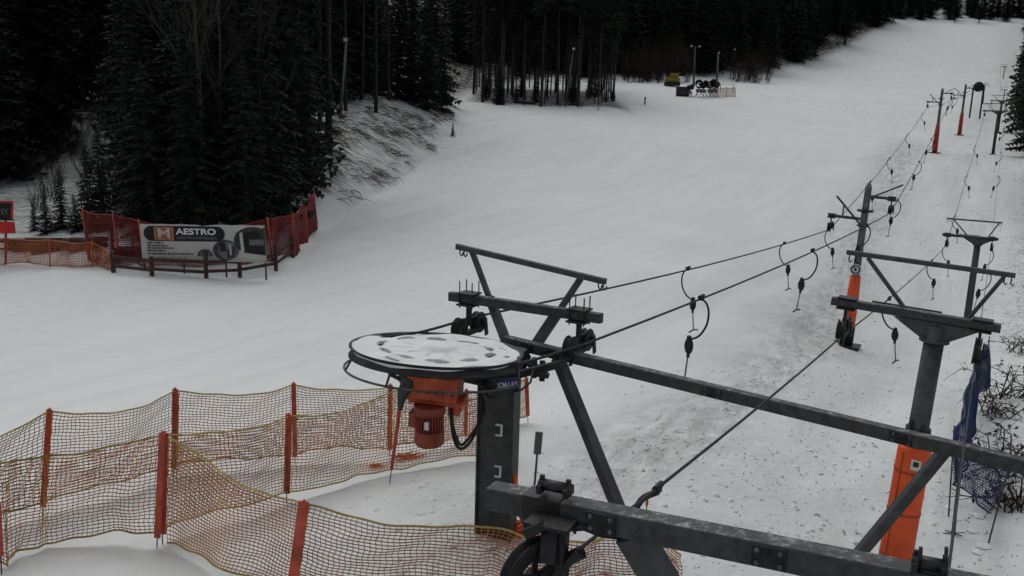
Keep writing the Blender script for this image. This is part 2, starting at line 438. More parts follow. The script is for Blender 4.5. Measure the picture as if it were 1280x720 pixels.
def text(body, size, name, mt, pos, ux, uy, parent, align='LEFT', extr=.003, bold=0.0, sx=1.0):
    cu = bpy.data.curves.new(name, 'FONT'); cu.body = body; cu.size = size; cu.align_x = align; cu.align_y = 'CENTER'
    cu.extrude = extr; cu.offset = bold
    t = bpy.data.objects.new('tmp', cu); COL.objects.link(t)
    bpy.context.view_layer.update()
    me = bpy.data.meshes.new_from_object(t.evaluated_get(bpy.context.evaluated_depsgraph_get()))
    bpy.data.objects.remove(t)
    ux = V(ux).normalized(); uy = V(uy).normalized(); n = ux.cross(uy)
    o_ = ORG.get(parent.name, V((0, 0, 0)))
    for v in me.vertices:
        c = v.co.copy(); v.co = V(pos) + ux * c.x * sx + uy * c.y + n * c.z - o_
    me.materials.clear(); me.materials.append(MT[mt])
    ob = bpy.data.objects.new(name, me); COL.objects.link(ob); ob.parent = parent; ORG[ob.name] = o_
    return ob

# ------------------------------------------------------------------ ground
def build_ground():
    nx, ny = 560, 640
    tx = np.linspace(-4.0, 4.0, nx); gx = 15.5 * np.sinh(tx)
    t0 = math.asinh(-75 / 14.0); t1 = math.asinh(470 / 14.0)
    gy = 14 + 14 * np.sinh(np.linspace(t0, t1, ny))
    X, Y = np.meshgrid(gx, gy)
    Zz = H(X, Y, True)
    d, sl, cp, rough, bank, forest, s = masks(X, Y)
    co = np.stack([X, Y, Zz], -1).reshape(-1, 3).astype(np.float32)
    idx = np.arange(nx * ny).reshape(ny, nx)
    q = np.stack([idx[:-1, :-1], idx[:-1, 1:], idx[1:, 1:], idx[1:, :-1]], -1).reshape(-1, 4).astype(np.int32)
    me = bpy.data.meshes.new('snow_ground')
    me.vertices.add(len(co)); me.vertices.foreach_set('co', co.ravel())
    me.loops.add(q.size); me.loops.foreach_set('vertex_index', q.ravel())
    me.polygons.add(len(q)); me.polygons.foreach_set('loop_start', np.arange(0, q.size, 4, dtype=np.int32))
    me.polygons.foreach_set('loop_total', np.full(len(q), 4, dtype=np.int32))
    me.polygons.foreach_set('use_smooth', np.ones(len(q), dtype=bool))
    me.update(); me.validate()
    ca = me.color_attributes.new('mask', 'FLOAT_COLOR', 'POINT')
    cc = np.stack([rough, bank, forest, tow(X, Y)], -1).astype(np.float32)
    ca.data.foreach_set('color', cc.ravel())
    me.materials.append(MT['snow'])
    o = bpy.data.objects.new('snow_ground', me); COL.objects.link(o)
    tag(o, 'snow covered ski slope and valley floor', 'ground', kind='structure')
build_ground()

# ------------------------------------------------------------------ trees
def crown_mesh(name, h, z0, rmax, seed, top_pow=.85, nb=8, dz=.42, mtl='needle', ragged=.3, fine=1.0):
    rs = random.Random(seed); v = []; f = []
    z = z0
    while z < h - .3:
        t = (z - z0) / (h - z0)
        rr = rmax * (1 - t) ** top_pow * (1 if t > .08 else .75 + 3 * t)
        nbb = max(4, int(nb * (.55 + .45 * (1 - t))))
        off = rs.random() * 6.28
        for b in range(nbb):
            if rs.random() < ragged * .5: continue
            a = off + 6.283 * b / nbb + rs.uniform(-.25, .25)
            L = rr * rs.uniform(1 - ragged, 1.12) + .12
            dr = V((math.cos(a), math.sin(a), 0)); sd = V((-dr.y, dr.x, 0))
            zb = z + rs.uniform(-.2, .2)
            K = max(3, int((2 + L * 1.6) * fine))
            droop = rs.uniform(.16, .42); lift = rs.uniform(.0, .18)
            for k in range(K):
                u = (k + .3) / K
                c = dr * (L * u) + Z * (zb - droop * L * u * u * 1.2 + lift * L * u)
                wl = (.5 + .25 * L) * (1 - .55 * u) * rs.uniform(.6, 1.15)
                for sgn in (-1, 1):
                    tip = c + sd * sgn * wl * .85 + dr * wl * rs.uniform(.3, .8) - Z * wl * rs.uniform(.15, .6)
                    e = c + dr * (L / K * 1.1) - Z * .08
                    o = len(v); v += [c[:], tip[:], e[:]]; f.append((o, o + 1, o + 2))
                if rs.random() < .7:
                    tip = c + dr * rs.uniform(-.1, .3) - Z * wl * rs.uniform(.5, .9) + sd * rs.uniform(-.2, .2)
                    e = c + dr * (L / K) * 1.3
                    o = len(v); v += [c[:], tip[:], e[:]]; f.append((o, o + 1, o + 2))
            e0 = dr * L + Z * (zb - droop * L * 1.2 + lift * L)
            tp = e0 + dr * .35 - Z * .1; o = len(v)
            v += [(e0 + sd * .16)[:], (e0 - sd * .16)[:], tp[:]]; f.append((o, o + 1, o + 2))
        z += dz * (.8 + .4 * (1 - t))
    o = len(v); v += [(.12, 0, h - .7), (-.1, .1, h - .7), (0, -.1, h - .7), (0, 0, h)]; f += [(o, o + 1, o + 3), (o + 1, o + 2, o + 3), (o + 2, o, o + 3)]
    me = bpy.data.meshes.new(name); me.from_pydata(v, [], f); me.materials.append(MT[mtl]); me.update()
    return me

def trunk_mesh(name, h, r, seed, mtl='bark', stubs=0, lean=.0):
    rs = random.Random(seed); mb = MB()
    path = [V((0, 0, -.5))]; x = y = 0
    n = 9
    for i in range(n + 1):
        t = i / n; path.append(V((x + lean * h * t * t, y, h * t))); x += rs.uniform(-.04, .04); y += rs.uniform(-.04, .04)
    rad = [r * 1.35] + [r * (1.12 if i == 0 else 1 - .9 * i / n) for i in range(n + 1)]
    mb.tube(path, rad, 8)
    for i in range(stubs):
        z = rs.uniform(.12, .75) * h; a = rs.random() * 6.28; L = rs.uniform(.5, 1.6)
        d = V((math.cos(a), math.sin(a), rs.uniform(-.3, .2)))
        mb.tube([V((0, 0, z)), V((0, 0, z)) + d * L * .6, V((0, 0, z)) + d * L - Z * .1], [.03, .02, .008], 4)
    me = bpy.data.meshes.new(name)
    me.from_pydata(mb.v, [], mb.f); me.polygons.foreach_set('use_smooth', mb.s); me.materials.append(MT[mtl]); me.update()
    return me

SPR = []
for i, (h, z0, rm) in enumerate([(18, .6, 3.0), (21, 1.2, 3.4), (15, .4, 2.9), (23, 3.0, 3.2), (12, .3, 2.6)]):
    SPR.append((h, trunk_mesh('trunk', h * .97, .012 * h + .05, 100 + i, stubs=4), crown_mesh('crown', h, z0, rm, i + 1, fine=1.25)))
PIN = []; PIT = []
for i, (h, z0, rm) in enumerate([(25, 14, 2.6), (28, 16, 2.8), (23, 12, 2.3), (26, 17.5, 2.9)]):
    PIN.append((h, trunk_mesh('trunk', h * .98, .20, 200 + i, 'bark', 26, random.uniform(-.012, .02)),
                crown_mesh('crown', h, z0, rm, i + 31, top_pow=.6, nb=6, dz=.55, mtl='needle_pine', ragged=.5)))
for i, (h, z0, rm) in enumerate([(25, 11, 2.0), (27, 13, 2.2), (22, 8.5, 2.0), (24, 15, 2.4), (20, 6, 2.2)]):
    PIT.append((h, trunk_mesh('trunk', h * .98, (.10, .13, .09, .15, .08)[i], 240 + i, ('bark', 'bark_pale')[i % 2], 40, (-.02, .012, .03, -.008, .02)[i]),
                crown_mesh('crown', h, z0, rm, i + 71, top_pow=.5, nb=6, dz=.5, mtl='needle_pine', ragged=.6)))
FARM = []
for i in range(3):
    FARM.append((18, crown_mesh('far_crown', 18, 1.5, 3.0, 60 + i, nb=6, dz=.95, fine=.45)))

def plant_tree(kind, protos, x, y, h, label, group, rs, cat='tree'):
    ph, tm, cm = protos[rs.randrange(len(protos))]
    s = h / ph
    o = empty(kind, (x, y, gz(x, y) - .1), label, cat, group)
    for nm, me in (('trunk', tm), ('crown', cm)):
        c = bpy.data.objects.new(nm, me); COL.objects.link(c); c.parent = o
    w = s * rs.uniform(.85, 1.2)
    o.scale = (w, w, s); o.rotation_euler = (rs.uniform(-.02, .02), rs.uniform(-.02, .02), rs.uniform(0, 6.28))
    return o

def scatter(n, xr, Dr, margin, mind, rs, cond=None, dpow=1.0):
    out = []; tries = 0
    while len(out) < n and tries < n * 60:
        tries += 1
        px = rs.uniform(*xr); D = Dr[0] + (Dr[1] - Dr[0]) * rs.random() ** dpow
        X = (px - 640) / F * D; Y = D
        if cond and not cond(px, D): continue
        d = float(edge_dist(np.array([X]), np.array([Y]))[0][0])
        if margin is not None and not (margin[0] <= d <= margin[1]): continue
        if any((X - a) ** 2 + (Y - b) ** 2 < mind * mind for a, b, _, _ in out): continue
        out.append((X, Y, px, D))
    return out

rs = random.Random(5)
for X, Y, px, D in scatter(50, (150, 370), (44, 66), (2.2, 40), 1.6, rs, lambda px, D: px > 158 + (D - 44) * .4):
    plant_tree('spruce_tree', SPR, X, Y, rs.uniform(8, 11.5) + (D - 44) * .30, 'dense dark spruce in the thicket behind the banner and red net fence', 'spruces behind the banner', rs)
for X, Y, px, D in scatter(62, (-60, 470), (84, 128), (26, 500), 2.7, rs):
    plant_tree('spruce_tree', SPR, X, Y, rs.uniform(19, 25), 'tall dark spruce in the wood left of the ski run, beyond the banner', 'spruces of the left wood', rs)
for i, (px, py, h) in enumerate([(58, 292, 2.6), (78, 288, 3.4), (96, 290, 2.2), (112, 282, 4.5), (44, 286, 1.8), (128, 285, 5.5)]):
    w = hit(px, py)
    plant_tree('spruce_tree', SPR[4:] + SPR[2:3], w.x, w.y, h, 'small young spruce on the snowy slope between the red sign and the banner', 'young spruces on the left slope', rs)
_cnt = 0
for X, Y, px, D in scatter(700, (-130, 175), (48, 100), (3, 500), 1.5, rs):
    if Y < np.interp(X, RX, RY) + 8 or _cnt >= 48 or Y > np.interp(X, RX, RY) + 20: continue
    _cnt += 1; plant_tree('spruce_tree', SPR, X, Y, rs.uniform(14, 21), 'dark spruce on the crest of the snowy bank at the left photo edge', 'spruces above the left bank', rs)
for X, Y, px, D in scatter(30, (395, 580), (84, 128), (11, 80), 2.5, rs):
    plant_tree('spruce_tree', SPR, X, Y, rs.uniform(17, 23), 'tall spruce in the wood on top of the brushy bank', 'spruces on the bank', rs)
# low-skirted spruces at the right end of the bank
for i, (px, py, D, h) in enumerate([(552, 148, 101, 9.5), (533, 150, 97, 13), (515, 140, 99, 15), (497, 130, 98, 14), (541, 120, 112, 17)]):
    w = P(px, py, D)
    plant_tree('spruce_tree', SPR[:1] + SPR[2:3] + SPR[4:], w.x, w.y, h, 'low skirted spruce at the right end of the brushy bank', 'spruces at the bank end', rs)
w = P(568, 172, 92)
# pines standing in the middle wood
front = [(592, 118), (603, 128), (628, 128), (641, 122), (676, 133), (683, 121), (697, 131), (707, 128), (722, 133), (735, 125), (748, 131), (758, 128), (612, 117), (655, 126), (668, 120)]
k = 0
for px, py in front:
    w = hit(px, py)
    o = plant_tree('pine_tree', PIN[:2] + PIT[:2] + PIT[3:4], w.x, w.y, rs.uniform(22, 27), 'tall bare-trunked pine at the front edge of the middle wood', 'front pines of the middle wood', rs)
for X, Y, px, D in scatter(70, (582, 758), (131, 176), None, 1.9, rs):
    plant_tree('pine_tree', PIT, X, Y, rs.uniform(19, 27), 'thin trunked pine inside the middle wood, snow showing between the trunks', 'inner pines of the middle wood', rs)
for X, Y, px, D in scatter(16, (585, 768), (128, 160), None, 2.2, rs):
    plant_tree('spruce_tree', SPR[4:] + SPR[2:3], X, Y, rs.uniform(2.5, 6), 'young spruce growing under the pines of the middle wood', 'young spruces of the middle wood', rs)
# pines on top of the bank, with the stout one in front
for px, py, D, h in [(432, 128, 84, 24), (452, 122, 92, 24), (470, 126, 88, 25), (400, 150, 74, 22), (486, 128, 95, 25), (420, 120, 97, 25), (444, 112, 104, 24)]:
    w = P(px, py, D)
    plant_tree('pine_tree', PIN, w.x, w.y, h, 'bare-trunked pine standing on top of the brushy bank', 'pines on the bank', rs)
w = P(410, 170, 66)
o = plant_tree('pine_tree', PIN[:1], w.x, w.y, 24, 'stout pine trunk in front of the others on the brushy bank', None, rs); o.scale = (1.5, 1.5, 1)
# far edge
for X, Y, px, D in scatter(58, (640, 1135), (180, 320), (2, 14), 3.0, rs):
    plant_tree('spruce_tree', SPR, X, Y, rs.uniform(19, 25), 'far spruce along the dark edge of the wood beyond the snow guns', 'spruces of the far wood edge', rs)
# right-hand side
for i in range(62):
    D = 95 + 225 * rs.random() ** .8; px = rs.uniform(0, 20) + 1243 + 3300 / D
    X = (px - 640) / F * D
    plant_tree('spruce_tree', SPR[:2] + SPR[3:4], X, D, rs.uniform(18, 23), 'dark spruce at the right edge of the photo beside the lift lines', 'spruces right of the lifts', rs)
for i in range(52):
    px = rs.uniform(1085, 1275); D = rs.uniform(325, 352)
    plant_tree('spruce_tree', SPR, (px - 640) / F * D, D, rs.uniform(9, 16), 'small far spruce on the crest at the top of the run', 'spruces on the crest', rs)

# far wood as one mass
def far_wood():
    vs = []; fs = []; mbase = 0
    arr = []
    for h, me in FARM:
        n = len(me.vertices); co = np.empty(n * 3); me.vertices.foreach_get('co', co)
        tri = np.empty(len(me.polygons) * 3, dtype=np.int64); me.loops.foreach_get('vertex_index', tri)
        arr.append((co.reshape(-1, 3), tri.reshape(-1, 3)))
    r = np.random.RandomState(4); C = []; T = []; base = 0; n = 0
    cx = []; cy = []
    for zone, (cnt, xr, Dr, mn) in enumerate([(950, (560, 1180), (190, 400), 13), (420, (-260, 620), (118, 250), 30), (120, (1290, 1500), (120, 330), -1e9)]):
        px = r.uniform(*xr, cnt * 2); D = Dr[0] + (Dr[1] - Dr[0]) * r.uniform(0, 1, cnt * 2)
        X = (px - 640) / F * D; d = edge_dist(X, D)[0]
        ok = (d > mn)
        if zone == 1: ok &= ~((px > 585) & (D < 180))
        X = X[ok][:cnt]; D = D[ok][:cnt]; cx += list(X); cy += list(D)
    zz = H(np.array(cx), np.array(cy))
    for X, Y, z0 in zip(cx, cy, zz):
        co, tri = arr[r.randint(3)]
        s = r.uniform(.95, 1.4); a = r.uniform(0, 6.28); ca, sa = math.cos(a), math.sin(a)
        q = co.copy(); w = s * r.uniform(.95, 1.3)
        q = np.stack([(co[:, 0] * ca - co[:, 1] * sa) * w + X, (co[:, 0] * sa + co[:, 1] * ca) * w + Y, co[:, 2] * s + z0 - .3], -1)
        C.append(q); T.append(tri + base); base += len(co)
    C = np.concatenate(C).astype(np.float32); T = np.concatenate(T).astype(np.int32)
    me = bpy.data.meshes.new('distant_wood'); me.vertices.add(len(C)); me.vertices.foreach_set('co', C.ravel())
    me.loops.add(T.size); me.loops.foreach_set('vertex_index', T.ravel()); me.polygons.add(len(T))
    me.polygons.foreach_set('loop_start', np.arange(0, T.size, 3, dtype=np.int32)); me.polygons.foreach_set('loop_total', np.full(len(T), 3, dtype=np.int32))
    me.update(); me.materials.append(MT['needle'])
    o = bpy.data.objects.new('distant_wood', me); COL.objects.link(o)
    tag(o, 'dark mass of conifers covering the hillside behind the run', 'wood', kind='stuff')
far_wood()

# bare deciduous trees and shrubs
def branching(mb, p, d, L, r, depth, rs, n=4, spread=.5, upw=.15):
    if depth < 0 or r < .004: return
    q = p; path = [p]
    dd = d.copy()
    for i in range(3):
        dd = (dd + V((rs.uniform(-.12, .12), rs.uniform(-.12, .12), rs.uniform(-.04, .08) + upw * .3))).normalized()
        q = q + dd * L / 3; path.append(q)
    mb.tube(path, [r, r * .85, r * .7, r * .55], 5 if depth > 2 else 3, cap=False)
    for i in range(n if depth > 0 else 0):
        t = rs.uniform(.3, 1); b = path[0].lerp(path[3], t) if t < .99 else path[3]
        nd = (dd + V((rs.uniform(-1, 1), rs.uniform(-1, 1), rs.uniform(-.2, .7))) * spread).normalized()
        branching(mb, b, nd, L * rs.uniform(.5, .75), r * .5, depth - 1, rs, n, spread, upw)

def bare_tree(px, py, D, h, label, mt='bark_pale', seed=1):
    r_ = random.Random(seed); w = P(px, py, D); b = V((w.x, w.y, gz(w.x, w.y) - .1))
    root = empty('bare_tree', b, label, 'tree')
    tr = MB(); p = [b + Z * h * t + V((r_.uniform(-.1, .1), r_.uniform(-.1, .1), 0)) * t * 2 for t in (0, .2, .4, .6, .8, 1)]
    tr.tube(p, [.14, .12, .10, .07, .045, .015], 6); tr.build('trunk', mt, root)
    cr = MB()
    for i in range(16):
        t = r_.uniform(.3, .98); j = min(4, int(t * 5)); q = p[j].lerp(p[j + 1], t * 5 - j)
        a = r_.random() * 6.28
        branching(cr, q, V((math.cos(a) * .6, math.sin(a) * .6, .8)).normalized(), h * .22 * (1.2 - t * .6), .035, 2, r_, 4)
    cr.build('crown', mt, root)
bare_tree(258, 300, 47, 15, 'bare pale deciduous tree rising left of the banner centre', seed=3)
bare_tree(282, 300, 48, 14, 'second bare pale tree just right of its twin above the banner', seed=4)
bare_tree(330, 290, 48, 14, 'bare tree above the right end of the banner', 'bark', seed=5)
bare_tree(36, 240, 66, 12, 'thin bare tree on the snowy slope at the left edge', 'bark_pale', seed=6)

def shrub_proto(name, seed, ns, h, mt, spread=.6, mesh_only=True):
    r_ = random.Random(seed); mb = MB()
    for i in range(ns):
        a = r_.random() * 6.28; d = V((math.cos(a) * spread * r_.random(), math.sin(a) * spread * r_.random(), 1)).normalized()
        branching(mb, V((r_.uniform(-.3, .3), r_.uniform(-.3, .3), -.1)), d, h * r_.uniform(.4, .7), .014, 2, r_, 3, .45, .1)
    o = mb.build(name, mt); return o
def shrub_set(name, n, protos, place, label, group, rs, smin=.7, smax=1.3, cat='shrub'):
    for i in range(n):
        X, Y = place()
        me = protos[rs.randrange(len(protos))]
        o = bpy.data.objects.new(name, me); COL.objects.link(o)
        s = rs.uniform(smin, smax); o.scale = (s, s, s * rs.uniform(.8, 1.2)); o.rotation_euler = (0, 0, rs.random() * 6.28)
        o.location = (X, Y, gz(X, Y)); tag(o, label, cat, group)
SH = []; 
for i in range(3):
    o = shrub_proto('shrub', 300 + i, 16, 2.6, 'twig'); SH.append(o.data); bpy.data.objects.remove(o)
SR = []
for i in range(2):
    o = shrub_proto('shrub', 320 + i, 16, 3.4, 'twig_red', .5); SR.append(o.data); bpy.data.objects.remove(o)
def pixplace(x0, x1, D0, D1, rs, mn=1.0, y=None):
    def f():
        for _ in range(200):
            px = rs.uniform(x0, x1); D = rs.uniform(D0, D1); X = (px - 640) / F * D
            if mn is None or float(edge_dist(np.array([X]), np.array([D]))[0][0]) > mn: break
        return X, D
    return f
shrub_set('bare_shrub', 22, SH, pixplace(40, 150, 45, 62, rs, 2), 'leafless shrub poking through snow left of the spruce thicket', 'shrubs on the left slope', rs, .7, 1.2)
shrub_set('bare_shrub', 26, SH, pixplace(150, 385, 43, 50, rs, 1.2), 'leafless shrub behind the red net fence and banner', 'shrubs behind the red net', rs, .6, 1.1)
shrub_set('bare_shrub', 46, SR, pixplace(768, 850, 186, 202, rs, None), 'reddish bare shrub by the wood edge left of the snow guns', 'reddish shrubs by the far edge', rs, 1.6, 3.0)
shrub_set('bare_shrub', 16, SR, pixplace(880, 945, 196, 212, rs, None), 'reddish bare shrub behind the snow guns', 'reddish shrubs behind the guns', rs, 1.6, 2.6)
shrub_set('bare_shrub', 8, SR, pixplace(600, 760, 122, 127, rs, None), 'low bare shrub at the foot of the middle wood', 'shrubs of the middle wood', rs, .35, .6)

# brush on the bank, one mass of stems
def brush():
    r_ = random.Random(9); mb = MB(); n = 0; tries = 0
    X = []; Y = []
    while len(X) < 4200 and tries < 40000:
        tries += 1
        px = r_.uniform(385, 585); D = r_.uniform(52, 108); X.append((px - 640) / F * D); Y.append(D)
    X = np.array(X); Y = np.array(Y); m_ = masks(X, Y); bank = m_[4] * (m_[0] < 11) * (m_[0] > .5); zz = H(X, Y, True)
    keep = bank * (.35 + vn(X, Y, 2.5, 77) * 1.6) > RND.rand(len(X)) * .7
    for x, y, z in zip(X[keep], Y[keep], zz[keep]):
        b = V((x, y, z - .05)); dn = V((.75, -.45, 0)).normalized()
        for j in range(3):
            d = (dn * r_.uniform(.7, 1.0) + V((r_.uniform(-.3, .3), r_.uniform(-.3, .3), 0)) + Z * r_.uniform(-.6, .05)).normalized()
            L = r_.uniform(.7, 1.6); b2 = b + V((r_.uniform(-.3, .3), r_.uniform(-.3, .3), 0))
            mb.tube([b2, b2 + d * L * .5 + Z * .08, b2 + d * L - Z * .12], [.022, .016, .006], 3, False, r_.choice([0, 1, 1]), False)
    tag(mb.build('bank_brush', ['twig', 'twig_pale']), 'dead grass and brush poking through snow on the steep bank', 'brush', kind='stuff')
    # clods, bark and twigs beside the tow track
    mb = MB(); X = []; Y = []
    for i in range(26000):
        D = 9 + 110 * r_.random() ** 1.9; px = r_.uniform(640, 1300); X.append((px - 640) / F * D); Y.append(D)
    X = np.array(X); Y = np.array(Y); m_ = masks(X, Y); zz = H(X, Y, True); rg = m_[3]
    keep = RND.rand(len(X)) < np.clip(rg, 0, 1.7) ** 1.8 * (.12 + np.clip(vn(X, Y, 3, 50) + .2, 0, 1)) * .55
    for x, y, z in zip(X[keep], Y[keep], zz[keep]):
        s = r_.uniform(.008, .024) * (1 + max(0, y - 12) / 28); a = r_.random() * 3.14
        ax = (V((math.cos(a), math.sin(a), 0)), V((-math.sin(a), math.cos(a), 0)), Z)
        c = V((x, y, z + s * .2)); vs = [c + ax[0] * s * r_.uniform(.8, 2.2), c + ax[1] * s * .7, c - ax[0] * s, c - ax[1] * s * .6, c + Z * s * .6]
        mb.add(vs, [(0, 1, 4), (1, 2, 4), (2, 3, 4), (3, 0, 4)], False, 0 if r_.random() < .6 else 1)
    tag(mb.build('forest_debris', ['twig', 'hay']), 'scattered bark, needles and clods on the snow by the lift tracks', 'debris', kind='stuff')
    mb = MB()
    for i in range(4200):
        D = 12 + 60 * r_.random() ** 1.6; px = r_.uniform(430, 1300)
        x = (px - 640) / F * D; mm = masks(np.array([x]), np.array([D])); 
        if r_.random() > mm[3][0] * .8 or mm[6][0] < -24: continue
        z = float(H(np.array([x]), np.array([D]), True)[0]); s = r_.uniform(.03, .12) * (1.3 if mm[6][0] > 1 else .8)
        a = r_.random() * 3; c = V((x, D, z + s * .1)); u = V((math.cos(a), math.sin(a), 0)); w_ = V((-u.y, u.x, 0))
        vs = [c + u * s * 1.3, c + w_ * s, c - u * s * r_.uniform(.8, 1.3), c - w_ * s, c + Z * s * .6 + u * s * .3, c + Z * s * .5 - u * s * .3]
        mb.add(vs, [(0, 1, 4), (1, 5, 4), (1, 2, 5), (2, 3, 5), (3, 4, 5), (3, 0, 4)], True)
    tag(mb.build('snow_lumps', 'snowcap'), 'loose lumps of snow thrown up along the lift tracks', 'snow', kind='stuff')
brush()

# brambles at the right edge
def bramble(px, py, s, label, seed, n=26):
    r_ = random.Random(seed); b = hit(px, py); root = b; mb = MB()
    for i in range(n):
        a = r_.random() * 6.28; L = r_.uniform(.6, 1.6) * s; d = V((math.cos(a), math.sin(a), 0)); h = r_.uniform(.2, .7) * s
        o_ = b + V((r_.uniform(-.5, .5), r_.uniform(-.5, .5), -.05)) * s
        pth = [o_, o_ + d * L * .3 + Z * h, o_ + d * L * .65 + Z * h * 1.05 + V((-d.y, d.x, 0)) * .1, o_ + d * L + Z * h * .3]
        mb.tube(pth, [.022, .018, .014, .006], 4)
        for j in range(5):
            q = pth[1].lerp(pth[2], r_.random()); e = q + V((r_.uniform(-.25, .25), r_.uniform(-.25, .25), r_.uniform(-.1, .25))) * s
            mb.tube([q, e], [.01, .004], 3)
            u = V((r_.uniform(-1, 1), r_.uniform(-1, 1), r_.uniform(-.5, .5))).normalized() * .09; w_ = u.cross(Z).normalized() * .05
            mb.add([e - u, e + w_, e + u, e - w_], [(0, 1, 2, 3)])
    tag(mb.build('bramble', 'twig', origin=b), label, 'shrub')
bramble(1262, 500, 1.5, 'dark bramble clump at the right photo edge, above the long steel beam', 1)
bramble(1240, 520, .9, 'small dark bramble beside the blue net, left of the larger clump', 2, 16)
bramble(1272, 590, 1.4, 'dark bramble clump at the right photo edge just under the long beam', 3)
bramble(1262, 630, .9, 'dark bramble tangle below the blue net corner at the right edge', 4)
bramble(1275, 440, 1.1, 'uppermost dark bramble on the right edge', 5, 14)

# small spruce sapling on the bank's toe
w = P(566, 172, 93)
plant_tree('spruce_sapling', SPR[4:], w.x, w.y, 1.6, 'tiny spruce sapling in snow at the foot of the bank', None, rs)

# ------------------------------------------------------------------ nets
def catmull(a, b, t): return a.lerp(b, t)
def net(name, tops, bots, rows, cell, sag, mats, parent, r=.006, wave=.05, seed=1, bsag=.03, rim=1.8, vr=None):
    """strands between successive posts; tops / bots are world points; mats: horizontal, vertical, rim"""
    r_ = random.Random(seed); mb = MB(); cols = []
    for i in range(len(tops) - 1):
        a, b = tops[i], tops[i + 1]; c, d = bots[i], bots[i + 1]
        L = ((a - b).length + (c - d).length) / 2; n = max(2, int(L / cell)); sg = sag * r_.uniform(.7, 1.2) * min(1.3, L / 3.5)
        ph = r_.random() * 6; bs = bsag * r_.uniform(-.3, 1.2); side = (b - a).cross(Z).normalized()
        sk = r_.uniform(-.1, .1)
        for k in range(n + (1 if i == len(tops) - 2 else 0)):
            t = k / n; par = 4 * t * (1 - t)
            tp = a.lerp(b, t) - Z * sg * par + side * wave * math.sin(t * 5 + ph) * par
            bt = c.lerp(d, t) + Z * bs * par * L + side * wave * 1.6 * math.sin(t * 4 + ph + 1) * par + side * .03 * math.sin(t * 17 + ph)
            col = []
            for j in range(rows + 1):
                u = j / rows
                belly = wave * math.sin(u * 3.14) * par * math.sin(t * 7 + ph + u * 2)
                p = tp.lerp(bt, u) + side * belly + (b - a).normalized() * (sk * math.sin(u * 3.1) * par + .012 * math.sin(j * 1.3 + k * .31))
                col.append(p + V((0, 0, .008 * math.sin(k * .7 + j * .9))))
            cols.append(col)
    for j in range(rows + 1):
        mb.tube([c[j] for c in cols], r * (rim if j in (0, rows) else 1), 3, False, 2 if j in (0, rows) else 0, False)
    for k, c in enumerate(cols):
        mb.tube(c, (vr or r * .9), 3, False, 1, False)
    return mb.build(name, mats, parent)

def stake(bx, by, tx, ty, wid, parent, spike=.18):
    """a flat plastic stake whose foot stands at a pixel of the ground"""
    B = hit(bx, by); D = proj(B)[2]; h = 1.5
    for _ in range(4): T = P(tx, ty, D - .2 * h); h = (T - B).length
    ax = (T - B).normalized()
    mb = MB(); side = V((1, 0, 0)); mb.beam(B + ax * spike, T, wid, .035, V((0, -1, 0)), .008)
    mb.cyl(T, T + ax * .03, .02, 6)
    o = mb.build('stake', 'stake', parent)
    sp = MB(); sp.tube([B - ax * .12, B + ax * (spike + .05)], [.008, .012], 5); sp.build('spike', 'spike', o)
    return B, T, ax

def stake_line(name, label, spec, closing=None, **kw):
    """spec: (bx,by,tx,ty,width or None for no stake)"""
    B0 = hit(spec[0][0], spec[0][1]); root = empty(name, B0, label, 'fence', 'orange net fences round the drive station')
    tops = []; bots = []
    for bx, by, tx, ty, wd in spec:
        if wd: B, T, ax = stake(bx, by, tx, ty, wd, root)
        else:
            B = hit(bx, by); D = proj(B)[2]; h = 1.4
            for _ in range(4): T = P(tx, ty, D - .2 * h); h = (T - B).length
            ax = (T - B).normalized()
        L = (T - B).length
        tops.append(T - ax * .04); bots.append(B + ax * (.16 if wd else .05) * L * .8)
    net('net', tops, bots, kw.get('rows', 26), .078, kw.get('sag', .24), ['net_dark', 'net_olive', 'net_rim'], root, r=.0092, vr=.0066, seed=kw.get('seed', 1), wave=.1, rim=2.2)
    return root
stake_line('net_fence', 'rearmost orange net fence, running behind the drive wheel to the right',
           [(-150, 700, -120, 560, .11), (53, 645, 62, 512, .105), (217, 596, 219, 486, .105), (369, 580, 367, 479, .10), (487, 572, 488, 481, .10), (582, 552, 583, 487, .09), (660, 528, 658, 472, .1)], seed=2)
stake_line('net_fence', 'middle orange net fence from the twin stakes back behind the red motor',
           [(203, 680, 206, 541, .11), (358, 628, 361, 518, .12), (500, 590, 510, 480, None), (640, 575, 640, 500, None)], seed=3, sag=.2)
stake_line('net_fence', 'orange net fence entering at the left edge and ending at the twin stakes',
           [(-160, 690, -150, 555, .1), (8, 712, 0, 576, None), (60, 682, 62, 566, None), (196, 685, 203, 541, .10)], seed=4, sag=.1)
stake_line('net_fence', 'nearest orange net fence, sweeping from the twin stakes across the bottom of the photo',
           [(206, 684, 212, 545, None), (362, 758, 380, 627, .15), (600, 775, 610, 656, None), (700, 785, 700, 672, None), (812, 780, 805, 668, .1), (860, 800, 850, 690, None)], seed=5, sag=.12)
# a slanting stake by the wheel and one at the left edge
def lone(name, spec, label, cat='stake'):
    B = hit(spec[0], spec[1]); root = empty(name, B, label, cat); stake(*spec, root, spike=.3); return root
lone('marker_stake', (487, 604, 503, 488, .07), 'rust red stake leaning in front of the net below the wheel')
lone('marker_stake', (2, 718, -2, 628, .07), 'red stake cut by the left photo edge near the bottom')
lone('marker_stake', (221, 590, 222, 492, .05), 'thin red stake crossed with another at the back net')
lone('marker_stake', (807, 650, 809, 625, .05), 'short brown stub just behind the near beam')
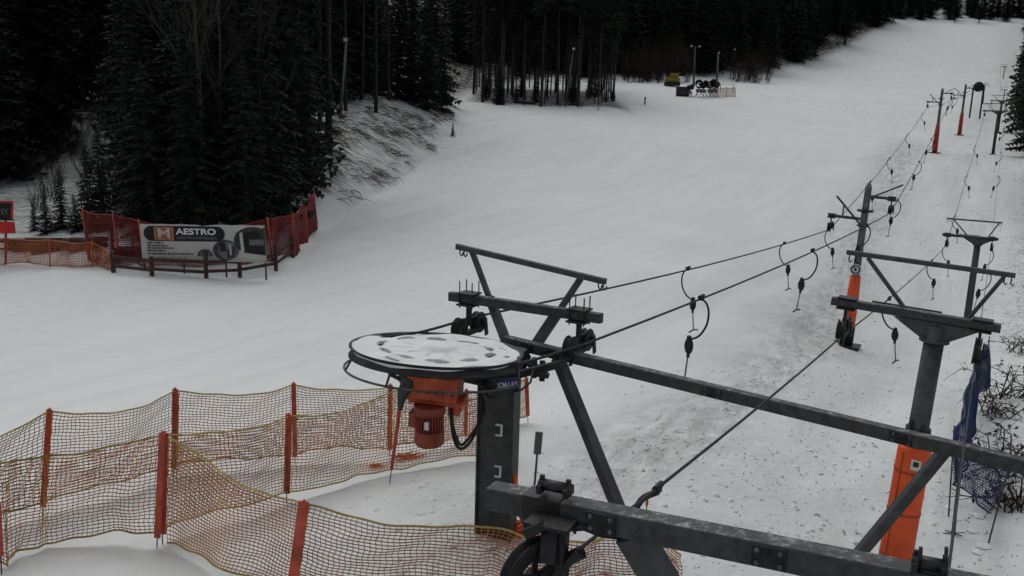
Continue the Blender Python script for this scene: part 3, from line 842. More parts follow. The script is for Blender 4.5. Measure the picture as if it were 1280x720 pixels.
# orange net bits crumpled on the snow
def crumple(px, py, s, label, mt='net_orange', seed=1, lift=0.03):
    r_ = random.Random(seed); b = hit(px, py); mb = MB()
    for i in range(90):
        p = b + V((r_.gauss(0, .35), r_.gauss(0, .15), 0)) * s + Z * r_.uniform(.0, .16) * s; pth = [p]
        for k in range(4): p = p + V((r_.uniform(-.22, .22), r_.uniform(-.16, .16), r_.uniform(-.06, .06))) * s; p.z = max(p.z, b.z); pth.append(p)
        mb.tube(pth, .016 * s, 4, True, 0, False)
    tag(mb.build('crumpled_net', mt, origin=b), label, 'net')
MT['hot'] = mat('bright_orange_plastic', (.85, .10, .02), .5, 0, .15, 3)
crumple(510, 572, .42, 'bright orange crumpled netting on the snow beneath the motor', 'hot', 1)
crumple(470, 583, .22, 'small bright orange scrap of net left of the larger pile', 'hot', 2)
crumple(652, 664, .6, 'orange netting bunched against the foot of the drive post', 'hot', 3)
# snow shovel
b = hit(668, 605); D = proj(b)[2]
T = P(674, 540, D - .25); root = empty('snow_shovel', b, 'grey paddle shaped tool stuck upright in snow right of the drive post', 'shovel')
mb = MB(); mb.tube([b - Z * .1, b.lerp(T, .6)], .022, 8); mb.build('handle', 'steel', root)
mb = MB(); a = (T - b).normalized(); mb.beam(b.lerp(T, .58), b.lerp(T, 1.0), .15, .04, V((0, -1, 0)), .012); mb.build('blade', 'steel_pale', root)

# ------------------------------------------------------------------ lift parts
def sheaves(parent, c, ax, bh=.25, s=1.0, studs=True, flip=1):
    """tandem rope wheels hung under a beam; c = middle of the beam, ax = (across, along, up)"""
    q, r_, u = ax
    mb = MB(); mb.box(c + u * (bh / 2 + .02), .34 * s, .30 * s, .03, ax); mb.box(c - u * (bh / 2 + .02), .34 * s, .34 * s, .03, ax)
    hg = c - u * (bh / 2 + .04)
    mb.beam(hg, hg - u * .32 * s, .05 * s, .14 * s, r_, .01)
    mb.beam(hg - u * .30 * s - r_ * .42 * s, hg - u * .30 * s + r_ * .42 * s, .05 * s, .14 * s, u, .01)
    mb.box(hg - u * .48 * s + q * .02, .12 * s, .7 * s, .08 * s, ax)
    mb.beam(hg - u * .30 * s - r_ * .4 * s + q * .09 * s, hg - u * .62 * s - r_ * .46 * s + q * .09 * s, .03, .1 * s, r_, .01)
    mb.beam(hg - u * .30 * s + r_ * .4 * s + q * .09 * s, hg - u * .62 * s + r_ * .46 * s + q * .09 * s, .03, .1 * s, r_, .01)
    a = mb.build('sheave_assembly', 'steel_dark', parent)
    if studs:
        for i in (-1, 1):
            for j in (-1, 1):
                m2 = MB(); b = c + q * .13 * s * i + r_ * .11 * s * j
                m2.cyl(b - u * (bh / 2 + .08), b + u * (bh / 2 + .24 * s), .012 * s, 6); m2.build('stud', 'steel_dark', a)
    for j in (-1, 1):
        m2 = MB(); w_ = hg - u * .36 * s + r_ * .30 * s * j - q * .05 * s * 0
        rr = .19 * s
        m2.lathe(w_, q, [(.03, -.06 * s), (rr, -.06 * s), (rr, -.045 * s), (rr * .82, -.02 * s), (rr * .82, .02 * s), (rr, .045 * s), (rr, .06 * s), (.03, .06 * s)], 24)
        m2.build('sheave_wheel', 'rubber', a)
    return a
LAX = (V((1, 0, 0)), V((0, 1, 0)), Z)

def t_tower(label, pads=True, scale=1.0, hgt=5.5):
    """T shaped tower in its own axes: x across the lift, y up the slope"""
    root = empty('lift_tower', (0, 0, 0), label, 'lift tower', 'towers of the right lift')
    mb = MB(); mb.tube([V((0, 0, -.6)), V((0, 0, hgt - .15))], [.195, .175], 20); mb.build('pole', 'steel', root)
    mb = MB(); mb.box(V((0, 0, .02)), .8, .8, .08); mb.build('base_plate', 'steel_dark', root)
    mb = MB(); mb.beam(V((-1.88, 0, hgt)), V((1.02, 0, hgt)), .22, .145); mb.build('crossbeam', 'steel_snow', root)
    for y in (-.085, .085):
        mb = MB(); t = .012
        vs = [(-.75, y - t, hgt - .085), (.75, y - t, hgt - .085), (.2, y - t, hgt - .42), (-.2, y - t, hgt - .42)]
        vs += [(a, b + 2 * t, c) for a, b, c in vs]
        mb.add(vs, [(0, 3, 2, 1), (4, 5, 6, 7), (0, 1, 5, 4), (1, 2, 6, 5), (2, 3, 7, 6), (3, 0, 4, 7)]); mb.build('gusset_plate', 'steel', root)
    mb = MB(); mb.cyl(V((0, 0, hgt - .45)), V((0, 0, hgt - .4)), .26, 20); mb.build('pole_cap', 'steel', root)
    mb = MB(); mb.beam(V((-1.77, .16, hgt + .95)), V((1.09, .16, hgt + .95)), .09, .09); mb.build('top_bar', 'steel', root)
    for a, b in ((-1.38, -.62), (.92, .50)):
        mb = MB(); mb.beam(V((a, .16, hgt + .9)), V((b, .1, hgt + .09)), .07, .09, V((0, 1, 0))); mb.build('strut', 'steel', root)
    for a in (-1.71, -1.59, .93, 1.04):
        mb = MB(); mb.tube([V((a, .16, hgt + .9)), V((a, .16, hgt + .8)), V((a + .03, .16, hgt + .76)), V((a + .05, .16, hgt + .8))], .014, 6); mb.build('hook', 'steel_dark', root)
    mb = MB(); mb.box(V((-.55, -.1, hgt + .13)), 1.2, .05, .03); mb.build('cable_tray', 'steel_dark', root)
    for s_ in (-1.6, .72): sheaves(root, V((s_, 0, hgt)), LAX, .16, 1.0, studs=False)
    if pads:
        mb = MB(); mb.tube([V((0, 0, .15)), V((0, 0, 1.5)), V((0, 0, 2.95)), V((0, 0, 3.0))], [.31, .30, .30, .27], 20); pd = mb.build('safety_pad', 'pad', root)
        mb = MB(); yy = -.302
        mb.box(V((.08, yy - .004, 2.72)), .17, .012, .2, ch=.002); mb.build('pad_label', 'white', pd)
        mb = MB(); mb.box(V((.08, yy - .013, 2.74)), .10, .008, .10, ch=.001); mb.build('pad_label_print', 'grey2_print', pd)
        for z_ in (.75, 1.65, 2.5):
            mb = MB(); mb.tube([V((0, 0, z_)), V((0, 0, z_ + .05))], [.309, .309], 20); mb.build('strap', 'strap', pd)
        mb = MB(); mb.beam(V((-.17, -.262, .2)), V((-.17, -.255, 2.9)), .012, .02, V((0, 1, 0)), .003); mb.build('seam', 'strap', pd)
        mb = MB(); mb.tube([V((0, 0, 3.25)), V((0, 0, 3.37))], .225, 20); mb.cyl(V((.1, -.22, 3.2)), V((.1, -.22, 3.5)), .03, 8); mb.cyl(V((-.12, -.2, 3.3)), V((-.12, -.2, 3.55)), .03, 8); mb.build('pole_collar', 'steel_dark', root)
    return root

def a_tower(label):
    h = 7.3
    root = empty('lift_tower', (0, 0, 0), label, 'lift tower', 'towers of the left lift')
    mb = MB(); mb.tube([V((0, 0, -.6)), V((0, 0, 3.5)), V((0, 0, h - .2)), V((0, 0, h))], [.17, .16, .14, .07], 16); mb.build('pole', 'steel_pale', root)
    mb = MB(); mb.box(V((0, 0, .02)), 1.2, .9, .1); mb.build('base_plate', 'steel_dark', root)
    mb = MB(); mb.beam(V((-1.5, 0, 5.72)), V((.1, 0, 5.72)), .12, .12); mb.build('lower_arm', 'steel', root)
    mb = MB(); mb.beam(V((-1.25, 0, 6.6)), V((.05, 0, 5.3)), .08, .08); mb.beam(V((-.9, 0, 5.72)), V((-.9, 0, 6.25)), .06, .06); mb.build('brace', 'steel', root)
    mb = MB(); mb.beam(V((-.05, 0, 6.72)), V((1.15, 0, 6.72)), .12, .12); mb.build('upper_arm', 'steel', root)
    mb = MB(); mb.beam(V((0, 0, 6.6)), V((1.35, 0, 7.35)), .07, .07); mb.build('stay', 'steel', root)
    mb = MB(); mb.cyl(V((0, 0, 6.05)), V((0, 0, 6.13)), .34, 12); mb.cyl(V((0, 0, 5.4)), V((0, 0, 5.46)), .26, 12); mb.build('collar', 'steel_dark', root)
    sheaves(root, V((-1.35, 0, 5.72)), LAX, .12, .95, studs=False)
    sheaves(root, V((1.0, 0, 6.72)), LAX, .12, .95, studs=False)
    mb = MB(); mb.tube([V((0, 0, .9)), V((0, 0, 2.2)), V((0, 0, 3.2))], [.27, .26, .22], 16); pd = mb.build('safety_pad', 'pad', root)
    mb = MB(); mb.tube([V((0, 0, .1)), V((0, 0, .9))], [.29, .29], 14); mb.build('lower_pad', 'blue_cloth', root)
    mb = MB(); mb.lathe(V((0, -.36, 3.55)), V((0, -1, 0)), [(0.001, .02), (.24, .02), (.24, 0), (0.001, 0)], 24); sg = mb.build('round_sign', 'white', root)
    mb = MB(); mb.lathe(V((0, -.385, 3.55)), V((0, -1, 0)), [(.15, 0), (.15, .008), (.20, .008), (.20, 0)], 24); mb.box(V((0, -.39, 3.55)), .1, .012, .12, ch=.002); mb.build('sign_print', 'black', sg)
    return root

def put(root, base, rz=RZ, s=1.0, sz=None):
    root.location = base; root.rotation_euler = (0, 0, rz); root.scale = (s, s, sz or s)

def place_tower(o, bx, by, ty, proto_h, s=None, D=None, tilt=0.0):
    """foot on the ground seen at a pixel, height to reach the pixel row ty"""
    b = hit(bx, by) if D is None else P(bx, by, D)
    b = V((b.x, b.y, gz(b.x, b.y)))
    h = 5.0
    for _ in range(6):
        y1 = proj(b + Z * h)[1]; y2 = proj(b + Z * (h + .1))[1]; h += (ty - y1) / (y2 - y1) * .1
    sc = h / proto_h
    put(o, b, RZ, s or sc, sc)
    if tilt: o.rotation_euler = (Matrix.Rotation(tilt, 3, 'Y') @ Matrix.Rotation(RZ, 3, 'Z')).to_euler()
    bpy.context.view_layer.update()
    return b, h

T1 = t_tower('near T shaped steel lift tower with a bright orange padded pole')
b1, h1 = place_tower(T1, 1112, 736, 400, 5.45, 1.0, tilt=.044)
T2p = t_tower('middle T shaped tower of the right lift, without padding', pads=False)
b2, h2 = place_tower(T2p, 1207, 411, 297, 5.5, 1.0)
bpy.context.view_layer.update()
T3 = copy_tree(T2p); tag(T3, 'far T shaped tower of the right lift, third from the camera'); b3, h3 = place_tower(T3, 1241, 193, 139, 5.5)
T4 = copy_tree(T2p); tag(T4, 'smaller T shaped tower just behind the third one of the right lift'); b4, h4 = place_tower(T4, 1247, 165, 126, 5.5)
T5 = copy_tree(T2p); tag(T5, 'tiny T shaped tower high on the slope by the right edge of the snow'); b5, h5 = place_tower(T5, 1254, 98, 83, 5.5)
T6 = copy_tree(T2p); tag(T6, 'lift tower halfway up beside the dark trees at the right edge'); b6, h6 = place_tower(T6, 1254, 128, 112, 5.5)
A2 = a_tower('slender grey lift tower with orange pads and a round white sign')
a2, ha2 = place_tower(A2, 1057, 432, 228, 7.3)
A2.rotation_euler[1] = 0.03
A3 = copy_tree(A2); a3, ha3 = place_tower(A3, 1168, 191, 110, 7.3); tag(A3, 'second slender lift tower with dark red pads, standing far up the left line')
A4 = copy_tree(A2); a4, ha4 = place_tower(A4, 1199, 169, 105, 7.3); tag(A4, 'third slender lift tower right behind the red padded one')
A5 = copy_tree(A2); a5, ha5 = place_tower(A5, 1228, 130, 103, 7.3); tag(A5, 'farthest slender lift tower beside the round return wheel')
bpy.context.view_layer.update()
for o in (A3, A4, A5):
    for ch in list(o.children):
        if ch.name.startswith(('round_sign',)):
            for g in list(ch.children): bpy.data.objects.remove(g)
            bpy.data.objects.remove(ch)
        elif ch.name.startswith('safety_pad'):
            ch.data = ch.data.copy(); ch.data.materials[0] = MT['pad_red']
        elif ch.name.startswith('lower_pad'):
            ch.data = ch.data.copy(); ch.data.materials[0] = MT['pad_red']

# far return station: wheel between two legs
bw = hit(1218, 148)
root = empty('return_station', bw, 'dark round return wheel on two legs at the top of the left lift', 'lift station')
top = bw + Z * 4.9
for p_ in (-.75, .75):
    mb = MB(); mb.beam(bw + Q * p_ - Z * .5, top + Q * p_, .2, .2); mb.build('leg', 'steel_dark', root)
mb = MB(); mb.lathe(top + Z * .2, R * .9 + Z * .1, [(0, -.12), (.8, -.12), (.7, 0), (.8, .12), (0, .12)], 28); mb.build('return_wheel', 'steel_dark', root)
mb = MB(); mb.beam(top - Q * .9, top + Q * .9, .2, .2); mb.build('frame', 'steel_dark', root)

def ppt(root, loc): return root.matrix_world @ V(loc)
bpy.context.view_layer.update()
sh = lambda root, x, z: root.matrix_world @ V((x, 0, z))

# ------------------------------------------------------------------ return frame of the left lift with long beam
C_L = P(563, 370, 15.75); C_R = P(752, 398, 14.3)
crL = P(571, 308, 15.9); crR = P(757, 352, 14.45)
q_c = (C_R - C_L).normalized(); r_c = Z.cross(q_c).normalized(); u_c = q_c.cross(r_c); CAX = (q_c, r_c, q_c.cross(r_c))
LB0 = P(632, 426, 15.05); LB1 = P(1300, 587, 10.85)
foot1 = hit(838, 770)
frame = empty('steel_gantry', foot1, 'large grey steel frame carrying the left lift ropes, with one long slanting beam', 'lift frame')
mb = MB(); mb.beam(crL, crR, .09, .10); mb.build('top_bar', 'steel', frame)
mb = MB(); mb.beam(C_L, C_R, .14, .16); mb.build('crossbeam', 'steel_snow', frame)
mb = MB(); mb.beam(LB0, LB1, .17, .18); mb.build('long_beam', 'steel_snow', frame)
off = r_c * .09
mid = C_L.lerp(C_R, .27) + off; mb = MB(); mb.beam(P(590, 314, 15.9), P(613, 376, 15.6), .09, .09, r_c); mb.beam(P(612, 372, 15.6), P(634, 430, 15.15), .14, .14, r_c); mb.build('strut', 'steel', frame)
mb = MB(); mb.beam(P(726, 348, 14.8), P(698, 390, 14.95), .10, .10, r_c); mb.beam(P(700, 386, 14.95), P(668, 434, 15.0), .17, .15, r_c); mb.build('strut', 'steel', frame)
mb = MB(); mb.beam(P(697, 447, 14.75), foot1 - Z * .3, .18, .18); mb.build('leg', 'steel', frame)
lt = P(1182, 562, 11.6); fb = P(1070, 697, 12.0); ff = lt + (fb - lt) * 2.3
gzf = gz(ff.x, ff.y); ff = lt + (ff - lt) * ((lt.z - gzf) / (lt.z - ff.z)); gzf = gz(ff.x, ff.y); ff = lt + (ff - lt) * ((lt.z - gzf + .3) / (lt.z - ff.z))
mb = MB(); mb.beam(lt, ff, .14, .14); mb.build('brace', 'steel', frame)
for px, py, D in ((575, 315, 15.9), (580, 316, 15.85), (748, 356, 14.5), (754, 357, 14.45)):
    p = P(px, py, D); mb = MB(); mb.tube([p + Z * .04, p - Z * .03, p - Z * .07 + q_c * .03, p - Z * .05 + q_c * .06, p + q_c * .06], .014, 6); mb.build('hook', 'steel_dark', frame)
cs1 = C_L.lerp(C_R, .135); cs2 = C_L.lerp(C_R, .865)
sheaves(frame, cs1, CAX, .16, 1.0); sheaves(frame, cs2, CAX, .16, 1.0)
mb = MB()
for i, (px, py) in enumerate([(655, 452), (668, 456), (678, 460)]):
    p = P(px, py, 14.6); mb.cyl(p - Z * .22, p + Z * .12, .05, 10)
mb.beam(P(645, 446, 14.6), P(684, 466, 14.5), .2, .06); mb.beam(P(645, 462, 14.5), P(686, 470, 14.4), .16, .06); mb.build('roller_bracket', 'steel_dark', frame)

def joint(p, ax, w, h, parent, d=.1):
    mb = MB(); q, n, u = ax; c = p - n * d
    mb.box(c, w, .016, h, ax, .002); pl_ = mb.build('joint_plate', 'steel_dark', parent)
    for i in (-1, 1):
        for j in (-1, 1):
            m2 = MB(); b_ = c + q * i * w * .34 + u * j * h * .3; m2.cyl(b_, b_ - n * .022, .016, 6); m2.build('bolt', 'steel_pale', pl_)
lq = (LB1 - LB0).normalized(); ln = Z.cross(lq).normalized(); LAXB = (lq, ln, lq.cross(ln))
for t in (.055, .12, .47, .80): joint(LB0.lerp(LB1, t), LAXB, .30, .155, frame, .097)
# ------------------------------------------------------------------ drive station
pb = hit(620, 662); Dp = proj(pb)[2]
ptop = pb.copy(); hh = 2.6
for _ in range(8):
    y1 = proj(pb + Z * hh)[1]; hh += (y1 - 474) / 70.0
ptop = pb + Z * hh
drive = empty('drive_station', pb, 'drive station with snow topped bull wheel, red motor and thick grey post', 'lift station')
PXA = (V((1, -.25, 0)).normalized(), V((.25, 1, 0)).normalized(), Z)
mb = MB()
mb.beam(pb - Z * .4, ptop, .34, .58, PXA[0], .012)
mb.beam(pb - Z * .4 + PXA[0] * .29 - PXA[1] * .02, ptop + PXA[0] * .29 - PXA[1] * .02, .44, .03, PXA[0], .004)
mb.beam(pb - Z * .4 - PXA[0] * .305, ptop - PXA[0] * .305, .44, .03, PXA[0], .004)
mb.build('post', 'steel', drive)
for f_ in (.30, .57, ):
    c = pb.lerp(ptop, 1 - f_) + PXA[0] * .10 - PXA[1] * .20
    mb = MB(); mb.box(c, .03, .04, .2, PXA); mb.box(c - PXA[0] * .05 + Z * .09, .1, .04, .03, PXA); mb.box(c - PXA[0] * .05 - Z * .09, .1, .04, .03, PXA); mb.build('climbing_bracket', 'white', drive)
mb = MB(); c = pb.lerp(ptop, .37) + PXA[0] * .33 - PXA[1] * .12; mb.box(c, .06, .05, .22, PXA, .012); mb.build('reflector', 'hot', drive)
# wheel
Wc = P(546, 440, 12.9); n_w = V((0.03, 0.10, 1)); 
# tilt so that its outline matches the flat ellipse
n_w = (Z + V((.045, .085, 0))).normalized()
ux = n_w.cross(V((0, 1, 0))).normalized(); ux = -ux if ux.x < 0 else ux; uy = n_w.cross(ux).normalized()
uy = uy if uy.y > 0 else -uy
Rw = 1.275
WX = (ux, uy, n_w)
mb = MB(); mb.lathe(Wc, n_w, [(Rw - .05, .05), (Rw - .02, .06), (Rw, .06), (Rw, .045), (Rw - .06, .0), (Rw - .06, -.03), (Rw, -.08), (Rw, -.10), (Rw - .14, -.10), (Rw - .14, .02), (Rw - .05, .03), (Rw - .05, .05)], 96)
wheel = mb.build('bull_wheel', 'steel_dark', drive)
mb = MB(); mb.lathe(Wc - n_w * .12, n_w, [(0.0, .16), (.20, .16), (.24, .1), (.24, -.18), (0, -.18)], 32); mb.build('hub', 'steel_dark', wheel)
for k in range(10):
    a = 2 * math.pi * k / 10 + .1; d = ux * math.cos(a) + uy * math.sin(a)
    mb = MB(); mb.beam(Wc + d * .2 - n_w * .03, Wc + d * (Rw - .1) - n_w * .03, .11, .07, n_w, .01); mb.build('spoke', 'steel_dark', wheel)
# snow lying on the wheel, melted through between the spokes
def snow_disc():
    nr, na = 44, 360; mb = MB(); vs = []; keep = {}
    for i in range(nr + 1):
        r_ = (Rw - .045) * i / nr
        for j in range(na):
            a = 2 * math.pi * j / na; k = (a - .1) / (2 * math.pi / 10) - .5; da = (k - round(k)) * 2 * math.pi / 10
            jit = .012 * math.sin(j * .22)
            z = .045 + .07 / (1 + math.exp((r_ - .27) / .025)) + r_ * (.012 * math.sin(r_ * 9 + a * 3) + .008 * math.sin(a * 10 + r_ * 5))
            vs.append(Wc + ux * math.cos(a) * r_ + uy * math.sin(a) * r_ + n_w * z)
            kk = int(round(k)) % 10
            rc = .82 + .04 * math.sin(kk * 2.1); hw = .19 + .03 * math.sin(kk * 1.3 + 1)
            keep[(i, j)] = ((r_ - rc + jit) / (.085 + .015 * math.sin(kk))) ** 2 + (da * r_ / (hw + jit)) ** 2 < 1 or (r_ > .33 and r_ < .62 + .1 * math.sin(kk * 1.7) and abs(abs(da) - math.pi / 10) < .03) or (r_ > 1.02 and r_ < 1.10 and abs(da) < .12 and kk % 3 == 0)
    fs = []
    for i in range(nr):
        for j in range(na):
            j2 = (j + 1) % na
            if keep[(i, j)] and keep[(i + 1, j2)]: continue
            fs.append([i * na + j, (i + 1) * na + j, (i + 1) * na + j2, i * na + j2])
    mb.add(vs, fs, True); o = mb.build('snow_cover', 'snowcap', wheel)
    so = o.modifiers.new('thick', 'SOLIDIFY'); so.thickness = .05; so.offset = -1
snow_disc()
# guard rail under the wheel
def arc(r_, z, a0, a1, n=40): return [Wc + ux * math.cos(a) * r_ + uy * math.sin(a) * r_ + n_w * z for a in [a0 + (a1 - a0) * i / n for i in range(n + 1)]]
mb = MB(); A0, A1 = math.radians(150), math.radians(338)
mb.tube([arc(Rw + .0, -.10, A0, A0 + .01, 1)[0]] + arc(Rw + .05, -.27, A0 + .05, A1) + [arc(Rw, -.05, A1 + .04, A1 + .05, 1)[0]], .017, 8)
g = mb.build('wheel_guard', 'steel', drive)
for dg in (162, 200, 245, 290):
    a = math.radians(dg); p0 = arc(Rw - .04, -.09, a, a + .01, 1)[0]; p1 = arc(Rw + .05, -.27, a, a + .01, 1)[0]
    mb = MB(); mb.beam(p0, p1, .03, .07, uy); mb.build('guard_bracket', 'steel', g)
# carrying arm
mb = MB(); am = Wc - n_w * .22; mb.beam(am + ux * .1, ptop + V((0, 0, -.02)) - PXA[0] * .0, .34, .30); mb.beam(am - ux * .5 - n_w * .0, am + ux * .6, .7, .1); mb.build('carrying_arm', 'steel_dark', drive)
mb = MB(); mb.beam(ptop - Z * .05, P(655, 440, 14.7), .24, .22); mb.beam(ptop + Z * .0, P(700, 455, 14.2), .1, .12); mb.build('link_beam', 'steel_dark', drive)
# gearbox
Gc = P(545, 483, 12.75)
GX = (V((1, -.12, -.05)).normalized(), V((.12, 1, 0)).normalized(), Z)
mb = MB(); mb.box(Gc + Z * .05, .72, .62, .40, GX, .04); mb.box(Gc - Z * .16 + GX[0] * .04, .78, .5, .10, GX, .03)
mb.box(Gc + GX[0] * .30 - Z * .22, .16, .4, .26, GX, .02); mb.lathe(Gc + Z * .2, Z, [(0, .12), (.30, .12), (.34, 0), (.34, -.05)], 24)
gb = mb.build('gearbox', 'gear_red', drive)
for i in range(6):
    mb = MB(); mb.cyl(Gc + GX[0] * (-.3 + .12 * i) - GX[1] * .32 + Z * .0, Gc + GX[0] * (-.3 + .12 * i) - GX[1] * .345, .016, 6); mb.build('bolt', 'steel_dark', gb)
Mc = P(537, 508, 12.6)
mb = MB(); mb.cyl(Mc + Z * .03, Mc - Z * .10, .23, 24); mb.cyl(Mc - Z * .08, Mc - Z * .36, .17, 24)
for i in range(30):
    a = 2 * math.pi * i / 30; d = V((math.cos(a), math.sin(a), 0)); mb.beam(Mc + d * .185 - Z * .09, Mc + d * .185 - Z * .35, .05, .014, d.cross(Z), .002)
mo = mb.build('motor', 'motor_red', drive)
mb = MB(); mb.lathe(Mc - Z * .35, Z, [(.205, 0.0), (.215, -.02), (.215, -.19), (.19, -.225), (.0, -.225)], 28); mb.build('fan_cover', 'motor_red', mo)
mb = MB(); mb.box(Mc - Z * .2 - GX[0] * .22, .13, .2, .22, GX, .015); mb.build('terminal_box', 'motor_red', mo)
mb = MB(); mb.box(Mc - Z * .22 - V((0.02, .215, 0)), .06, .012, .12, ch=.002); mb.build('rating_plate', 'white', mo)
# side actuator left of gearbox
mb = MB(); mb.tube([P(505, 470, 12.6), P(510, 480, 12.5), P(503, 492, 12.45), P(500, 512, 12.45)], [.10, .11, .08, .03], 10); mb.tube([P(482, 452, 12.1), P(488, 468, 12.2), P(500, 474, 12.4)], .03, 8); mb.build('tensioner', 'steel', drive)
# hanging cables
for dx, dp in ((0, 0), (7, 5)):
    pp = [P(563 + dx * .3, 500, 12.6), P(564 + dx * .2, 528, 12.55), P(569 + dx * .3, 553 - dp, 12.5), P(577, 561 - dp, 12.5), P(588 - dx * .2, 552 - dp, 12.6), P(600 - dx * .3, 530, 12.8), P(606 - dx * .4, 512, 13.0), P(602, 492, 13.2)]
    sm = []
    for i in range(len(pp) - 1):
        p0 = pp[max(i - 1, 0)]; p1 = pp[i]; p2 = pp[i + 1]; p3 = pp[min(i + 2, len(pp) - 1)]
        for k in range(5):
            t = k / 5; sm.append(.5 * ((2 * p1) + (p2 - p0) * t + (2 * p0 - 5 * p1 + 4 * p2 - p3) * t * t + (3 * p1 - p0 - 3 * p2 + p3) * t ** 3))
    mb = MB(); mb.tube(sm + [pp[-1]], .022, 8); mb.build('power_cable', 'rubber', drive)
# name plate and cable glands
npc = P(633, 481, 13.75)
nx_ = V((1, -.05, .12)).normalized(); nz_ = V((-.12, 0, 1)).normalized(); ny_ = nx_.cross(nz_) * -1
mb = MB(); mb.box(npc, .38, .02, .20, (nx_, ny_, nz_), .004); pl = mb.build('name_plate', 'signblue', drive)
text('DOM-LAX', .125, 'name_lettering', 'white', npc - V((0, .016, 0)), nx_, nz_, pl, 'CENTER', .002, .002, .62)
mb = MB(); mb.ell(P(612, 482, 13.6), .13, .1, .11); mb.tube([P(605, 490, 13.5), P(612, 497, 13.4), P(622, 494, 13.5)], .025, 8); mb.build('junction_box', 'rubber', drive); mb = MB(); mb.tube([P(640, 490, 13.7), P(652, 487, 13.7), P(663, 478, 13.9), P(667, 462, 14.0)], .018, 8); mb.build('power_cable', 'rubber', drive)

# ------------------------------------------------------------------ near hold-down beam
NB0 = P(614, 607+12, 6.75); NB1 = P(1240, 745, 5.25)
nq = (NB1 - NB0).normalized(); nr = Z.cross(nq).normalized(); NAX = (nq, nr, nq.cross(nr))
nfoot = P(850, 760, 6.35); nfg = V((nfoot.x, nfoot.y, gz(nfoot.x, nfoot.y)))
near = empty('hold_down_gantry', nfg, 'thick dark steel beam across the bottom right, nearest to the camera', 'lift frame')
mb = MB(); mb.beam(NB0, NB1, .17, .178, Z, .008); nb_ = mb.build('beam', 'steel_snow', near)
mb = MB(); t_ = P(788, 662, 6.33); bdir = P(832, 735, 6.45) - t_; fl_ = t_ + bdir * ((t_.z - gz(t_.x, t_.y) + .3) / -bdir.z)
mb.beam(t_, fl_, .26, .16, nq, .01); mb.build('leg', 'steel', near)
mb = MB(); mb.box(t_ + Z * .03, .34, .26, .03, NAX, .004); mb.build('leg_flange', 'steel_pale', near)
e1 = NB0.lerp(NB1, .985); mb = MB(); mb.beam(e1 - Z * .1, V((e1.x, e1.y, gz(e1.x, e1.y) - .3)), .2, .2); mb.build('leg', 'steel', near)
def roller(c, L, r_, parent):
    mb = MB(); mb.cyl(c - nq * L / 2, c + nq * L / 2, r_, 18); rl = mb.build('roller', 'steel_dark', parent)
    for k in (-1, 1):
        mb = MB(); mb.box(c + nq * k * (L / 2 - .02) - Z * r_ * .5, .035, .14, r_ * 1.6, NAX, .006); mb.box(c + nq * k * (L / 2 - .02) + Z * r_, .03, .03, .06, NAX, .004); mb.build('roller_bracket', 'steel_dark', rl)
    return rl
rc1 = P(694, 608, 6.45); roller(rc1, .25, .043, near)
mb = MB(); cb = NB0.lerp(NB1, .135) ; mb.box(cb, .30, .19, .198, NAX, .004); mb.build('clamp', 'steel_dark', near)
rc2 = P(1162, 705, 5.35); roller(rc2, .2, .045, near)
for px in (1150, 1182):
    mb = MB(); mb.cyl(P(px, 715, 5.35), P(px + 1, 684, 5.32), .012, 8); mb.build('stud', 'steel_dark', near)
for t in (.275, .62): joint(NB0.lerp(NB1, t), NAX, .22, .15, near, .094)
# hanging sheave under the near beam
hc = P(690, 655, 6.35)
mb = MB(); mb.box(hc + Z * .02, .34, .26, .03, NAX, .004)
for k in (-1, 1):
    for j in (-1, 1): mb.cyl(hc + nq * .14 * k + nr * .1 * j + Z * .03, hc + nq * .14 * k + nr * .1 * j - Z * .09, .012, 8)
mb.beam(hc - Z * .02, P(686, 705, 6.3), .13, .10, nr, .01)
mb.beam(P(706, 655, 6.35), P(700, 720, 6.3), .06, .10, nr, .008)
mb.beam(P(680, 655, 6.3), P(655, 668, 6.3), .08, .08, nr, .01)
mb.cyl(P(712, 698, 6.35), P(728, 690, 6.4), .05, 12)
mb.beam(P(672, 740, 6.3), P(722, 692, 6.3), .05, .06, Z, .008)
hs = mb.build('sheave_hanger', 'steel_dark', near)
Sc = P(668, 722, 6.42); sa = V((.62, -.78, 0)).normalized()
mb = MB(); rr = .30
mb.lathe(Sc, sa, [(.16, -.03), (rr, -.05), (rr + .0, -.035), (rr - .05, -.01), (rr - .05, .01), (rr, .035), (rr, .05), (.16, .03)], 48)
mb.lathe(Sc, sa, [(0, -.05), (.06, -.05), (.06, .05), (0, .05)], 20)
for k in range(5):
    a = 2 * math.pi * k / 5; d = (Z * math.cos(a) + sa.cross(Z) * math.sin(a)); mb.beam(Sc + d * .05, Sc + d * .2, .05, .03, sa, .006)
mb.build('sheave_wheel', 'rubber', hs)
pp = [P(710, 661, 6.3), P(730, 660, 6.3), P(750, 668, 6.3), P(778, 672, 6.3)]
mb = MB(); mb.tube(pp, .022, 8); mb.build('cable', 'rubber', near)
pp = [P(648, 640, 6.8), P(655, 655, 6.7), P(668, 672, 6.5)]
mb = MB(); mb.tube(pp, .014, 8); mb.build('cable', 'rubber', near)

